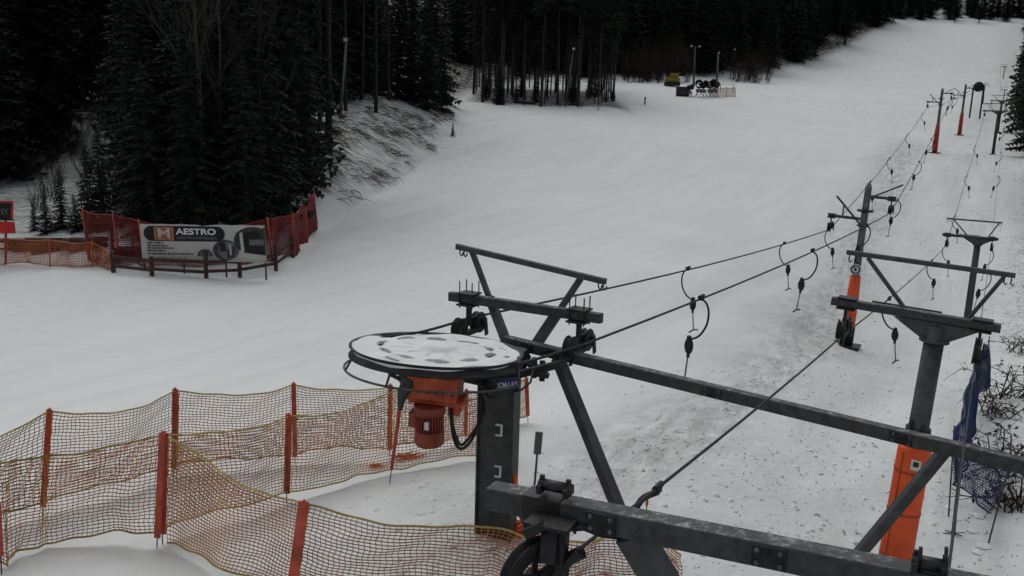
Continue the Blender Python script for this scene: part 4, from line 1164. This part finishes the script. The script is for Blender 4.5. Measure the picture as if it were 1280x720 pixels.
# ------------------------------------------------------------------ ropes
def rope(points, label, sagk=.0, r=.022):
    path = []
    for i in range(len(points) - 1):
        a, b = points[i], points[i + 1]; L = (a - b).length; n = 12
        for k in range(n):
            t = k / n; path.append(a.lerp(b, t) - Z * 4 * t * (1 - t) * L * sagk)
    path.append(points[-1])
    mb = MB(); mb.tube(path, r, 6); return tag(mb.build('haul_rope', 'rope', origin=points[0]), label, 'rope')
sag = .006
zA = -.62
A2L = sh(A2, -1.35, 5.72 - .62); A2R = sh(A2, 1.0, 6.72 - .62); A3L = sh(A3, -1.35, 5.1); A3R = sh(A3, 1.0, 6.1)
A4L = sh(A4, -1.35, 5.1); A4R = sh(A4, 1.0, 6.1)
c1 = P(584, 398, 15.6); c2 = P(731, 430, 14.35)
wl = Wc - Q * (Rw - .05) + n_w * 0; wr = Wc + Q * (Rw - .05)
rl = [wl, P(526, 415, 13.9), c1, A2L, A3L, A4L, top - Q * .75]
rr_ = [wr, c2, A2R, A3R, A4R, top + Q * .75]
def dense(points): return points
rope(rl, 'left rope of the left lift, leaving the snowy bull wheel', sag)
rope(rr_, 'right rope of the left lift, passing the right sheaves of the big frame', sag)
B1L = sh(T1, -1.6, 5.5 - .66); B1R = sh(T1, .72, 5.5 - .66)
B2L = sh(T2p, -1.6, 4.86); B2R = sh(T2p, .72, 4.86); B3L = sh(T3, -1.6, 4.86); B3R = sh(T3, .72, 4.86)
B4L = sh(T4, -1.6, 4.86); B4R = sh(T4, .72, 4.86); B6L = sh(T6, -1.6, 4.86); B6R = sh(T6, .72, 4.86); B5L = sh(T5, -1.6, 4.86); B5R = sh(T5, .72, 4.86)
n1 = P(686, 716, 6.3); n2 = P(1187, 702, 5.6)
n0 = n1 + (n1 - B1L).normalized() * 4; n00 = n2 + (n2 - B1R).normalized() * 4
rbl = [n0, n1, B1L, B2L, B3L, B4L, B6L, B5L]; rbr = [n00, n2, B1R, B2R, B3R, B4R, B6R, B5R]
rope(rbl, 'left rope of the right lift, coming down to the wheel under the near beam', sag * .7, .017)
rope(rbr, 'right rope of the right lift, running by the blue net', sag * .7, .010)

# ------------------------------------------------------------------ drag hangers
def hanger(sign):
    """clamped at the origin, bulging to sign*x"""
    root = empty('drag_hanger', (0, 0, 0), 'x', 'drag bar', 'drag bars hanging from the lift ropes')
    x = sign
    def S(pp):
        sm = []
        for i in range(len(pp) - 1):
            p0 = pp[max(i - 1, 0)]; p1 = pp[i]; p2 = pp[i + 1]; p3 = pp[min(i + 2, len(pp) - 1)]
            for k in range(4):
                t = k / 4; sm.append(.5 * ((2 * p1) + (p2 - p0) * t + (2 * p0 - 5 * p1 + 4 * p2 - p3) * t * t + (3 * p1 - p0 - 3 * p2 + p3) * t ** 3))
        return sm + [pp[-1]]
    mb = MB(); mb.tube([V((0, -.12, .01)), V((0, .12, .01))], .045, 8); mb.box(V((0, 0, -.02)), .08, .12, .08); mb.build('rope_clamp', 'steel_dark', root)
    mb = MB(); mb.tube(S([V((0, 0, -.03)), V((x * .11, 0, -.12)), V((x * .16, 0, -.30)), V((x * .13, 0, -.55)), V((x * .0, 0, -.78)), V((-x * .14, 0, -.87)), V((-x * .2, 0, -.88))]), .022, 8); mb.build('arm', 'steel_dark', root)
    mb = MB(); mb.ell(V((-x * .22, 0, -1.03)), .095, .07, .18, n=14); mb.cyl(V((-x * .22, 0, -.82)), V((-x * .22, 0, -.9)), .05, 8); mb.cyl(V((-x * .23, 0, -1.18)), V((-x * .23, 0, -1.27)), .035, 8); mb.build('spring_box', 'steel_dark', root)
    mb = MB(); mb.tube([V((-x * .23, 0, -1.22)), V((-x * .29, .01, -1.78))], .016, 6); mb.build('drag_rod', 'steel', root)
    mb = MB(); mb.tube([V((-x * .29 - .05, -.22, -1.80)), V((-x * .29, 0, -1.765)), V((-x * .29 + .05, .22, -1.80))], .022, 8); mb.build('t_bar', 'steel_dark', root)
    return root
protoL, protoR = hanger(-1), hanger(1); used = {}
def hang(pts_, px, sgn, label, rz=None, s=1.0):
    best = None
    for i in range(len(pts_) - 1):
        a, b = pts_[i], pts_[i + 1]; L = (a - b).length
        for k in range(200):
            t = k / 200; p = a.lerp(b, t) - Z * 4 * t * (1 - t) * L * (sag if pts_ in (rl, rr_) else sag * .7)
            if (p - CAM).dot(fwd) < 2: continue
            e = abs(proj(p)[0] - px)
            if best is None or e < best[0]: best = (e, p)
    pr = protoL if sgn < 0 else protoR
    o = pr if sgn not in used else copy_tree(pr); used[sgn] = 1
    o.location = best[1]; o.rotation_euler = (0, random.uniform(-.04, .04), (RZ if rz is None else rz)); o.scale = (s, s, s)
    tag(o, label)
    return o
hang(rl[3-1:], 860, -1, 'drag bar nearest the camera on the far left rope, above its neighbour')
hang(rl[2:], 980, -1, 'second drag bar up the far left rope')
hang(rl[2:4], 1043, -1, 'drag bar right under the left arm of the slender tower')
hang(rl[3:5], 1088, -1, 'first drag bar above the slender orange padded tower on the left rope')
hang(rl[3:5], 1112, -1, 'second drag bar above the slender tower on the left rope')
hang(rl[3:5], 1135, -1, 'third drag bar above the slender tower on the left rope')
hang(rl[3:5], 1154, -1, 'drag bar just below the red padded tower on its left rope')
hang(rr_[1:], 876, 1, 'nearest drag bar, crossing in front of the long beam top edge', s=1.08)
hang(rr_[1:], 1016, 1, 'drag bar on the second rope, left of the slender tower', s=1.1)
hang(rr_[1:3], 1084, 1, 'drag bar just right of the slender tower pole')
hang(rr_[2:4], 1122, 1, 'first drag bar above the slender tower on the right rope')
hang(rr_[2:4], 1149, 1, 'second drag bar above the slender tower on the right rope')
hang(rr_[2:4], 1164, 1, 'drag bar at the foot of the red padded tower')
for i, px in enumerate((1178, 1184, 1189, 1195)):
    hang(rr_[3:5], px, 1, 'small far drag bar between the red padded tower and the next one')
hang(rbl[2:4], 1112, -1, 'drag bar hanging below the near T tower crossbeam, left of its pole')
hang(rbl[2:4], 1165, -1, 'drag bar above the near T tower crossbeam')
hang(rbl[2:4], 1190, -1, 'drag bar at the left end of the middle T tower', s=1)
hang(rbl[3:5], 1194, -1, 'first drag bar above the middle T tower on its left rope')
hang(rbl[3:5], 1209, -1, 'second drag bar above the middle T tower on its left rope')
hang(rbl[3:5], 1220, -1, 'drag bar below the third T tower on its left rope')
hang(rbr[2:4], 1235, 1, 'drag bar between the near and middle T towers on the outer rope')
hang(rbr[2:4], 1240, 1, 'drag bar beneath the right end of the middle T tower')
hang(rbr[3:5], 1248, 1, 'first drag bar above the middle T tower on the outer rope')
hang(rbr[3:5], 1251, 1, 'second drag bar above the middle T tower on the outer rope')
hang(rbr[3:5], 1254, 1, 'drag bar beside the foot of the third T tower')
nh = hang(rbl[1:3], 822, -1, 'drag bar arm right behind the near beam, only its curved arm showing', s=1.45)
for ch in list(nh.children):
    if ch.name.startswith('rope_clamp'):
        ch.data = ch.data.copy()
        for v in ch.data.vertices: v.co = v.co * .5
bpy.context.view_layer.update()

# ------------------------------------------------------------------ blue net and cloth at the right
def blue():
    spec = [(1236, 480, 1236, 425), (1222, 500, 1226, 440), (1208, 560, 1212, 480), (1192, 606, 1192, 540), (1240, 642, 1262, 583)]
    b0 = hit(1197, 660)
    root = empty('blue_net_fence', b0, 'dark blue safety net fence beside the right rope, right of the orange pad', 'fence')
    tops = []; bots = []
    for bx, by, tx, ty in spec:
        B = hit(bx, by + (38 if bx > 1185 and by > 550 else 14)); D = proj(B)[2]; tops.append(P(tx, ty, D - .5)); bots.append(P(bx, by, D - .15))
    net('net', tops, bots, 18, .055, .12, ['net_blue', 'net_blue', 'net_blue'], root, r=.010, seed=3, wave=.10, rim=2.5)
    for i in (0, 2, 3, 4):
        mb = MB(); g = V((bots[i].x, bots[i].y, gz(bots[i].x, bots[i].y) - .2)); mb.tube([g, tops[i] + Z * .15], .018, 6); mb.build('post', 'steel', root)
    # folded cloth part with its white print
    mb = MB(); c = []
    for (px, py, w_, D) in [(1234, 430, 3, tops[0]), (1230, 450, 8, 0), (1223, 472, 10, 0), (1213, 496, 8, 0), (1208, 506, 4, 0), (1205, 514, 3, 0), (1203, 522, 2, 0), (1202, 528, 1, 0)]:
        t = (py - 424) / 178.0; Dd = proj(tops[0])[2] * (1 - t) + proj(tops[3])[2] * t
        for k in range(4): c.append(P(px - w_ + 2 * w_ * k / 3, py + k * 1.0, Dd + .12 * math.sin(k * 2.2 + py)))
    fs = [[i * 4 + k, i * 4 + k + 1, i * 4 + 5 + k, i * 4 + 4 + k] for i in range(7) for k in range(3)]
    mb.add(c, fs, True); o = mb.build('folded_cloth', 'blue_cloth', root); so = o.modifiers.new('t', 'SOLIDIFY'); so.thickness = .02
    Dd = proj(tops[0])[2] * .8 + proj(tops[3])[2] * .2
    for i, (px, py, s_) in enumerate([(1226, 462, .22), (1211, 492, .2)]):
        p = P(px, py, Dd - .4)
        mb = MB(); mb.beam(p, p + V((.10, 0, s_)), .012, .05, Z, .002); mb.beam(p + V((.10, 0, s_)), p + V((.2, 0, 0)), .012, .05, Z, .002); mb.beam(p + V((.04, -.01, .08)), p + V((.16, -.01, .08)), .01, .04, Z, .002); mb.build('white_print', 'grey_print', o)
blue()
b = hit(1192, 668); D = proj(b)[2]
root = empty('guide_pole', b, 'thin grey pole standing in the snow beside the blue net', 'pole')
mb = MB(); mb.tube([b - Z * .2, P(1202, 560, D - .5)], [.05, .02], 8); mb.build('shaft', 'steel', root)
mb = MB()
for a in (0, 1.2, 2.2): mb.tube([b + V((math.cos(a), math.sin(a) * .5, 0)) * .25 + Z * .05, b - V((math.cos(a), math.sin(a) * .5, 0)) * .25 + Z * .02], .012, 5)
mb.build('foot', 'twig', root)

# ------------------------------------------------------------------ left: fences, banner and sign
def red_net():
    spec = [(100, 335, 103, 263), (140, 340, 141, 268), (172, 342, 173, 276), (250, 345, 250, 285), (335, 338, 334, 274), (362, 325, 366, 268), (380, 306, 382, 252), (392, 284, 392, 236)]
    b0 = hit(250, 345); root = empty('red_net_fence', b0, 'deep red net fence curving round the thicket behind the banner', 'fence')
    tops = []; bots = []
    for bx, by, tx, ty in spec:
        B = hit(bx, by) + V((0, .9, 0)); B.z = gz(B.x, B.y) + .02; D = proj(B)[2]; T = P(tx, ty, D - .3)
        tops.append(T); bots.append(B)
        mb = MB(); mb.tube([B - Z * .3, T + Z * .1], .04, 6); mb.build('post', 'stake', root)
    net('net', tops, bots, 26, .085, .14, ['net_red', 'net_red', 'net_red'], root, r=.022, seed=8, wave=.15, rim=1.5)
red_net()
def orange_net():
    spec = [(-60, 333, -60, 302), (6, 331, 6, 298), (62, 333, 62, 300), (115, 334, 115, 303), (139, 338, 141, 316)]
    root = empty('orange_net_fence', hit(62, 333), 'low faded orange net fence at the left edge below the red sign', 'fence')
    tops = []; bots = []
    for bx, by, tx, ty in spec:
        B = hit(bx, by); D = proj(B)[2]; T = P(tx, ty, D - .2); tops.append(T); bots.append(B + Z * .05)
        mb = MB(); mb.tube([B - Z * .3, T + Z * .1], .035, 6); mb.build('post', 'stake', root)
    net('net', tops, bots, 14, .085, .12, ['net_orange', 'net_orange', 'net_orange'], root, r=.016, seed=9, wave=.12, rim=2)
orange_net()
def rail_fence():
    P_ = [(142, 341), (190, 345), (258, 348), (300, 346), (345, 338), (366, 322)]
    root = empty('rail_fence', hit(258, 348), 'old brown wooden rail fence in front of the banner', 'fence')
    bs = [hit(*p) for p in P_]; hs = [1.0, .9, 1.35, 1.0, 1.3, 1.1]
    for b, h in zip(bs, hs):
        mb = MB(); mb.beam(b - Z * .3, b + Z * h, .18, .16, V((1, 0, 0)), .02); mb.build('post', 'wood', root)
    for i in range(len(bs) - 1):
        for z in (.35, .78):
            mb = MB(); mb.beam(bs[i] + Z * z - V((0, .1, 0)), bs[i + 1] + Z * (z + random.uniform(-.06, .06)) - V((0, .1, 0)), .05, .15, Z, .01); mb.build('rail', 'wood', root)
rail_fence()

def banner():
    D = 40.6
    a = P(174.5, 279.5, D); b = P(331, 281.5, D); c = P(333, 328, D)
    ux_ = (b - a); W = ux_.length; ux_.normalize(); base = P(250, 328, D)
    uy_ = (Z - ux_ * Z.dot(ux_)).normalized(); n = ux_.cross(uy_)
    Hh = 1.74
    g = V((base.x, base.y, gz(base.x, base.y)))
    root = empty('advertising_banner', g, 'long white advertising banner lettered MAESTRO on the red net', 'banner')
    O = a - uy_ * Hh
    def pt(u, v, d=0.0): return O + ux_ * W * u + uy_ * Hh * v + n * d          # n faces the camera side
    if n.y > 0: n = -n
    # slightly sagging vinyl sheet
    mb = MB(); nu = 24; vs = []
    def top(u): return 1 - .05 * math.exp(-((u - .51) / .035) ** 2) - .012 * math.sin(u * 19) ** 2
    for i in range(nu + 1):
        u = i / nu
        for j in range(7): vs.append(pt(u, (j / 6) * top(u), .012 * math.sin(u * 21 + j)))
    mb.add(vs, [[i * 7 + j, (i + 1) * 7 + j, (i + 1) * 7 + j + 1, i * 7 + j + 1] for i in range(nu) for j in range(6)], True)
    sheet = mb.build('sheet', 'banner', root); so = sheet.modifiers.new('t', 'SOLIDIFY'); so.thickness = .01; so.offset = 0
    for u in (.01, .33, .67, .99):
        mb = MB(); q = pt(u, 0, -.08); mb.beam(V((q.x, q.y, gz(q.x, q.y) - .2)), pt(u, 1.02, -.08), .07, .07); mb.build('post', 'wood', root)
    px_ = lambda x, y: ((x - 35) / 1170.0, 1 - (y - 42) / 355.0)                  # zoomed-photo pixels to banner space
    def poly(points, name, mt, d, par=sheet):
        mb = MB(); f_ = [pt(*px_(x, y), d) for x, y in points]; bk = [pt(*px_(x, y), d - .006) for x, y in points]; k = len(f_)
        mb.add(f_ + bk, [list(range(k)), list(range(2 * k - 1, k - 1, -1))] + [[i, (i + 1) % k, k + (i + 1) % k, k + i] for i in range(k)]); return mb.build(name, mt, par)
    def rnd(x0, y0, x1, y1):
        r = (y1 - y0) / 2; cy = (y0 + y1) / 2; o = []
        for i in range(13): t = math.pi / 2 + math.pi * i / 12; o.append((x0 + r + r * math.cos(t), cy - r * math.sin(t)))
        for i in range(13): t = -math.pi / 2 + math.pi * i / 12; o.append((x1 - r + r * math.cos(t), cy - r * math.sin(t)))
        return o
    def disc(x, y, rx, ry, a0=0, a1=360, n_=28): return [(x + rx * math.cos(math.radians(a0 + (a1 - a0) * i / n_)), y - ry * math.sin(math.radians(a0 + (a1 - a0) * i / n_))) for i in range(n_ + (0 if a1 - a0 == 360 else 1))]
    poly(rnd(68, 60, 828, 204), 'logo_panel', 'black', .030)
    poly([(166, 68), (350, 72), (348, 198), (166, 190)], 'logo_square', 'orange_print', .038)
    poly([(178, 80), (338, 84), (336, 186), (178, 180)], 'logo_square_inner', 'gear_brown', .042)
    sc = Hh / 355.0; wx = W / 1170.0
    text('M', 122 * sc, 'letter', 'banner', pt(*px_(258, 133), .05), ux_, uy_, sheet, 'CENTER', .002, .012, 1.35)
    text('AESTRO', 78 * sc, 'lettering', 'white', pt(*px_(560, 114), .04), ux_, uy_, sheet, 'CENTER', .002, .010, 1.32)
    text('ELEKTRONARZEDZIA', 34 * sc, 'lettering', 'grey_print', pt(*px_(565, 172), .04), ux_, uy_, sheet, 'CENTER', .002, .004, 1.15)
    rr2 = random.Random(2)
    for y, x1 in ((222, 245), (248, 285), (272, 345), (297, 262), (326, 520), (366, 470)):
        x = 95; mb = MB()
        while x < x1:
            w_ = rr2.uniform(14, 50); h_ = 7 if y != 366 else 4
            w_ = min(w_, x1 - x); o_ = len(mb.v)
            mb.add([pt(*px_(x, y + h_), .03), pt(*px_(x + w_, y + h_), .03), pt(*px_(x + w_, y - h_), .03), pt(*px_(x, y - h_), .03)], [(0, 1, 2, 3)]); x += w_ + rr2.uniform(7, 11)
        mb.build('small_print', 'grey2_print' if y != 366 else 'grey_print', sheet)
    # pictured power tools, as plain shapes
    poly([(1205, 55)] + disc(1090, 190, 180, 130, 60, 250)[::1] + [(1205, 330)], 'picture', 'grey2_print', .030)
    poly([(1010, 110), (1130, 95), (1180, 170), (1060, 180), (1050, 235), (1190, 240), (1190, 330), (1000, 290)], 'picture_tool', 'black', .036)
    poly([(965, 120), (990, 110), (1005, 290), (975, 300)], 'picture_highlight', 'banner', .038)
    poly([(1055, 182), (1188, 180), (1188, 232), (1055, 232)], 'picture_highlight', 'grey_print', .041)
    poly(disc(830, 285, 122, 98), 'picture', 'grey2_print', .033)
    poly(disc(850, 290, 92, 86), 'picture_disc', 'grey_print', .037)
    poly([(770, 220), (830, 215), (835, 290), (780, 300)], 'picture_tool', 'black', .041)
    poly([(835, 280), (930, 230), (915, 350), (840, 365)], 'picture_tool', 'grey2_print', .041)
    poly([(865, 225), (880, 225), (885, 330), (868, 330)], 'picture_highlight', 'banner', .045)
    poly(disc(632, 345, 72, 68, 0, 180) , 'picture', 'grey2_print', .033)
    poly(disc(635, 345, 56, 55, 0, 180), 'picture_disc', 'grey_print', .037)
banner()
def red_sign():
    D = 44; root = empty('red_notice_sign', hit(0, 326), 'black and red notice sign on posts, cut by the left photo edge', 'sign')
    for px in (-40, 7):
        b = hit(px, 328); mb = MB(); mb.beam(b - Z * .2, P(px, 256, proj(b)[2] - .3), .09, .09); mb.build('post', 'red_sign', root)
    d = proj(hit(0, 328))[2] - .5; a = P(-50, 252, d)
    for (y0, y1, x1, mt, nm) in ((252, 274, 15.5, 'black', 'upper_board'), (275.5, 290, 18.5, 'red_sign', 'lower_board')):
        mb = MB(); p0 = P(-50, (y0 + y1) / 2, d); p1 = P(x1, (y0 + y1) / 2, d); p1.z = p0.z - (.0) ; mb.beam(p0, p1, .05, (y1 - y0) / F * d, Z, .006); q = mb.build(nm, mt, root)
        if mt == 'black':
            mb = MB(); mb.beam(P(-50, 251.5, d - .04) , P(x1 + .3, 252.5, d - .04), .04, .10, Z, .004); mb.beam(P(x1 - .3, 252, d - .04), P(x1 - .3, 274, d - .04), .1, .04, V((0, 1, 0)), .004); mb.build('red_edge', 'red_sign', q)
            text('KARNETY IX', .42, 'lettering', 'grey_print', P(10.5, 265, d - .05), V((1, 0, 0)), Z, q, 'RIGHT', .003, .006, .9)
red_sign()

# ------------------------------------------------------------------ far things: lamps, snow guns
def lamp(bx, by, tx, ty, label, heads=1, r=.09, mt='pole_wood', D=None):
    B = hit(bx, by) if D is None else P(bx, by, D); B.z = gz(B.x, B.y); Dd = proj(B)[2]
    h = 8
    for _ in range(4): T = P(tx, ty, Dd - .2 * h); h = (T - B).length
    root = empty('floodlight_mast', B, label, 'lamp post', 'floodlight masts')
    mb = MB(); mb.tube([B - Z * .3, T], [r * 1.4, r * .8], 8); mb.build('mast', mt, root)
    for k in range(heads):
        o_ = V(((k - (heads - 1) / 2) * 1.6, -.3, 0)); mb = MB(); mb.beam(T, T + o_, .08, .08); mb.box(T + o_, .42, .3, .38, ch=.06); hd = mb.build('lamp_head', 'steel', root)
        mb = MB(); mb.box(T + o_ + V((0, -.17, -.02)), .3, .04, .26, ch=.01); mb.build('lamp_glass', 'lamp', hd)
lamp(867, 109, 869, 58, 'dark floodlight mast with two lamp heads left of the snow guns', 2, .16)
lamp(896, 102, 898, 66, 'pale floodlight mast directly behind the snow guns', 1, .2, 'steel_pale')
lamp(917, 100, 918, 62, 'faint thin floodlight mast right of the pale one', 1, .08, 'bark')
lamp(706, 134, 717, 61, 'pale leaning floodlight mast at the edge of the middle wood', 1, .08, 'steel_pale')
lamp(425, 132, 433, 50, 'pale floodlight mast among the trunks on top of the bank', 1, .10, 'steel_pale', D=80)

# snow guns
def snow_gun(px, py, s, rz, label):
    b = hit(px, py); root = empty('snow_gun', b, label, 'snow gun', 'parked snow guns')
    d = V((math.sin(rz), -math.cos(rz), .25)).normalized(); c = b + Z * 1.75 * s
    mb = MB(); mb.lathe(c, d, [(.42 * s, -.55 * s), (.50 * s, -.4 * s), (.50 * s, .35 * s), (.56 * s, .45 * s), (.56 * s, .55 * s), (.46 * s, .55 * s), (.44 * s, -.5 * s)], 20); fb_ = mb.build('fan_barrel', 'steel_dark', root)
    mb = MB(); mb.lathe(c, d, [(0, .3 * s), (.12 * s, .25 * s), (.12 * s, -.2 * s), (0, -.2 * s)], 10)
    for k in range(3):
        a = 2.09 * k; e = d.cross(Z).normalized(); g = d.cross(e); mb.beam(c, c + (e * math.cos(a) + g * math.sin(a)) * .44 * s, .05, .05, d)
    mb.build('fan', 'steel_dark', fb_)
    mb = MB(); mb.tube([b + Z * .7 * s, c - Z * .45 * s], .08 * s, 8); mb.box(b + Z * .85 * s, .7 * s, .6 * s, .5 * s); mb.build('machine_box', 'steel_pale', root)
    for k in range(3):
        a = 2.09 * k + rz; mb = MB(); mb.tube([b + Z * .8 * s, b + V((math.cos(a), math.sin(a), 0)) * .9 * s], .05, 6); mb.build('leg', 'steel_dark', root)
for i, (px, s, rz, lb) in enumerate([(862, .95, 1.2, 'leftmost parked snow gun, turned aside'), (873, 1.25, -.3, 'second parked snow gun from the left'), (879, 1.2, .4, 'third parked snow gun from the left, round mouth facing out'), (887, 1.2, .2, 'fourth parked snow gun from the left'), (893, 1.3, -.9, 'rightmost parked snow gun beside the orange net')]):
    snow_gun(px, 121, s, rz, lb)
b = hit(853, 120); mb = MB(); mb.box(b + Z * .8, 2.2, 1.4, 1.5, ch=.08); r_ = empty('equipment_box', b, 'dark boxy cabinet at the left end of the snow gun row', 'cabinet'); mb.build('body', 'steel_dark', r_)
mb = MB(); mb.box(b + Z * 1.6, 2.3, 1.5, .08, ch=.02); mb.build('lid', 'steel_pale', r_); mb = MB(); mb.box(b + Z * .8 - V((0, .73, 0)), 1.6, .05, 1.0, ch=.01); mb.build('door', 'grey2_print', r_)
def guard_net():
    root = empty('orange_net_fence', hit(905, 121), 'short orange net fence right of the snow guns', 'fence')
    tops = []; bots = []
    for px in (888, 897, 908, 919):
        B = hit(px, 121); T = P(px, 110, proj(B)[2]); tops.append(T); bots.append(B + Z * .1)
        mb = MB(); mb.tube([B - Z * .2, T + Z * .2], .06, 6); mb.build('post', 'net_orange', root)
    net('net', tops, bots, 7, .25, .1, ['net_orange'] * 3, root, r=.035, seed=2, wave=.1)
guard_net()
def rack(px, py, label):
    b = hit(px, py); root = empty('pipe_rack', b, label, 'rack')
    for k in (-1, 1):
        mb = MB(); mb.beam(b + V((k * 1.2, 0, -.2)), b + V((k * 1.2, 0, 1.6)), .1, .1); mb.build('upright', 'wood', root)
    mb = MB(); mb.beam(b + V((-1.9, 0, 1.6)), b + V((1.9, 0, 1.6)), .1, .12); mb.beam(b + V((-1.4, 0, .9)), b + V((1.4, 0, .9)), .08, .08); mb.build('crossbar', 'snowcap', root)
rack(908, 116, 'low snowy rack behind the orange net beside the snow guns')
# yellow machine
b = hit(840, 108); root = empty('yellow_machine', b, 'small yellow machine half hidden by shrubs beyond the snow guns', 'machine')
mb = MB(); mb.box(b + Z * 1.3, 2.6, 1.8, .7, ch=.12); mb.build('body', 'yellow', root)
mb = MB(); mb.box(b + Z * 2.1 + V((.3, 0, 0)), 1.5, 1.5, .9, ch=.1); mb.build('cab', 'yellow', root)
for k in (-1, 1):
    mb = MB(); mb.box(b + Z * .5 + V((0, k * .7, 0)), 2.9, .4, .8, ch=.2); mb.build('track', 'rubber', root)
# white sled / crate in front of machine
b = hit(848, 104); mb = MB(); mb.box(b + Z * .6, 2.4, 1.0, 1.1, ch=.15); mb.box(b + Z * 1.25, 2.0, .8, .25, ch=.1); tag(mb.build('covered_crate', 'snowcap', origin=b), 'snow covered crate in front of the yellow machine', 'crate')
# stump post on the slope
b = hit(806, 131); mb = MB(); mb.tube([b - Z * .2, b + Z * .7, b + Z * 1.15, b + Z * 1.2], [.11, .10, .16, .05], 8); tag(mb.build('marker_post', 'steel_dark', origin=b), 'short dark post alone in the snow right of the middle wood', 'post')
# fallen log near the middle wood
b = hit(655, 130); mb = MB(); mb.tube([b + V((-1.5, .6, .3)), b + V((1.6, -1.2, .15))], [.2, .14], 8); tag(mb.build('fallen_log', 'bark', origin=b), 'snowy fallen log at the foot of the middle wood', 'log')
# woodpile behind the rail fence at the left
def woodpile(px0, px1, py, n, label, seed):
    r_ = random.Random(seed); b0 = hit((px0 + px1) / 2, py); root = empty('log_pile', b0, label, 'logs')
    for i in range(n):
        px = r_.uniform(px0, px1); b = hit(px, py - r_.uniform(0, 3)); z = r_.uniform(.1, .8)
        mb = MB(); a = r_.uniform(-.2, .2); d = V((math.cos(a), math.sin(a), r_.uniform(-.08, .08))) * r_.uniform(.5, 1.2)
        c = b + V((0, 1.2, z)); mb.tube([c - d, c + d], r_.uniform(.08, .15), 7); mb.build('log', 'bark_pale' if r_.random() < .4 else 'wood', root)
woodpile(150, 172, 338, 14, 'heap of short logs between the rail fence and the banner, left side', 3)
woodpile(5, 105, 326, 34, 'long low pile of snowy logs behind the faded orange net', 4)

# ------------------------------------------------------------------ air
hz = MB(); hz.box(V((0, 200, 40)), 840, 600, 130, ch=0)
HM = bpy.data.materials.new('winter_air'); HM.use_nodes = True
_nt = HM.node_tree; _nt.nodes.clear(); _o2 = _nt.nodes.new('ShaderNodeOutputMaterial'); _pv = _nt.nodes.new('ShaderNodeVolumePrincipled')
_pv.inputs['Color'].default_value = (.75, .86, .90, 1); _pv.inputs['Density'].default_value = .00022; _pv.inputs['Anisotropy'].default_value = .2
_nt.links.new(_pv.outputs[0], _o2.inputs['Volume'])
tag(hz.build('haze', HM), 'thin cold haze filling the valley', 'haze', kind='stuff')

# ------------------------------------------------------------------ light
world = bpy.data.worlds.new('World'); scene.world = world; world.use_nodes = True
nt = world.node_tree; N = nt.nodes; L = nt.links
sky = N.new('ShaderNodeTexSky'); sky.sky_type = 'NISHITA'; sky.sun_disc = False
EL, AZ = math.radians(58), math.radians(-25)       # sun ahead of the camera, a little to the left
sky.sun_elevation = EL; sky.sun_rotation = AZ; sky.air_density = 1.0; sky.dust_density = 4.0; sky.ozone_density = 1.0
hs_ = N.new('ShaderNodeHueSaturation'); hs_.inputs['Saturation'].default_value = .22
L.new(sky.outputs[0], hs_.inputs['Color']); L.new(hs_.outputs[0], N['Background'].inputs['Color'])
N['Background'].inputs['Strength'].default_value = .15
sd = bpy.data.lights.new('sun', 'SUN'); sd.energy = .5; sd.angle = math.radians(60); sd.color = (1, .97, .93)
so = bpy.data.objects.new('sun', sd); COL.objects.link(so)
dirv = V((math.sin(AZ) * math.cos(EL), math.cos(AZ) * math.cos(EL), math.sin(EL)))
so.rotation_euler = (-dirv).to_track_quat('-Z', 'Y').to_euler(); so.location = (0, 0, 60)
vs_ = scene.view_settings
vs_.view_transform = 'Standard'; vs_.look = 'None'; vs_.gamma = 1; vs_.use_curve_mapping = False; vs_.exposure = -.40
scene.cycles.max_bounces = 5; scene.cycles.diffuse_bounces = 3; scene.cycles.glossy_bounces = 2; scene.cycles.transmission_bounces = 2
scene.cycles.use_denoising = True
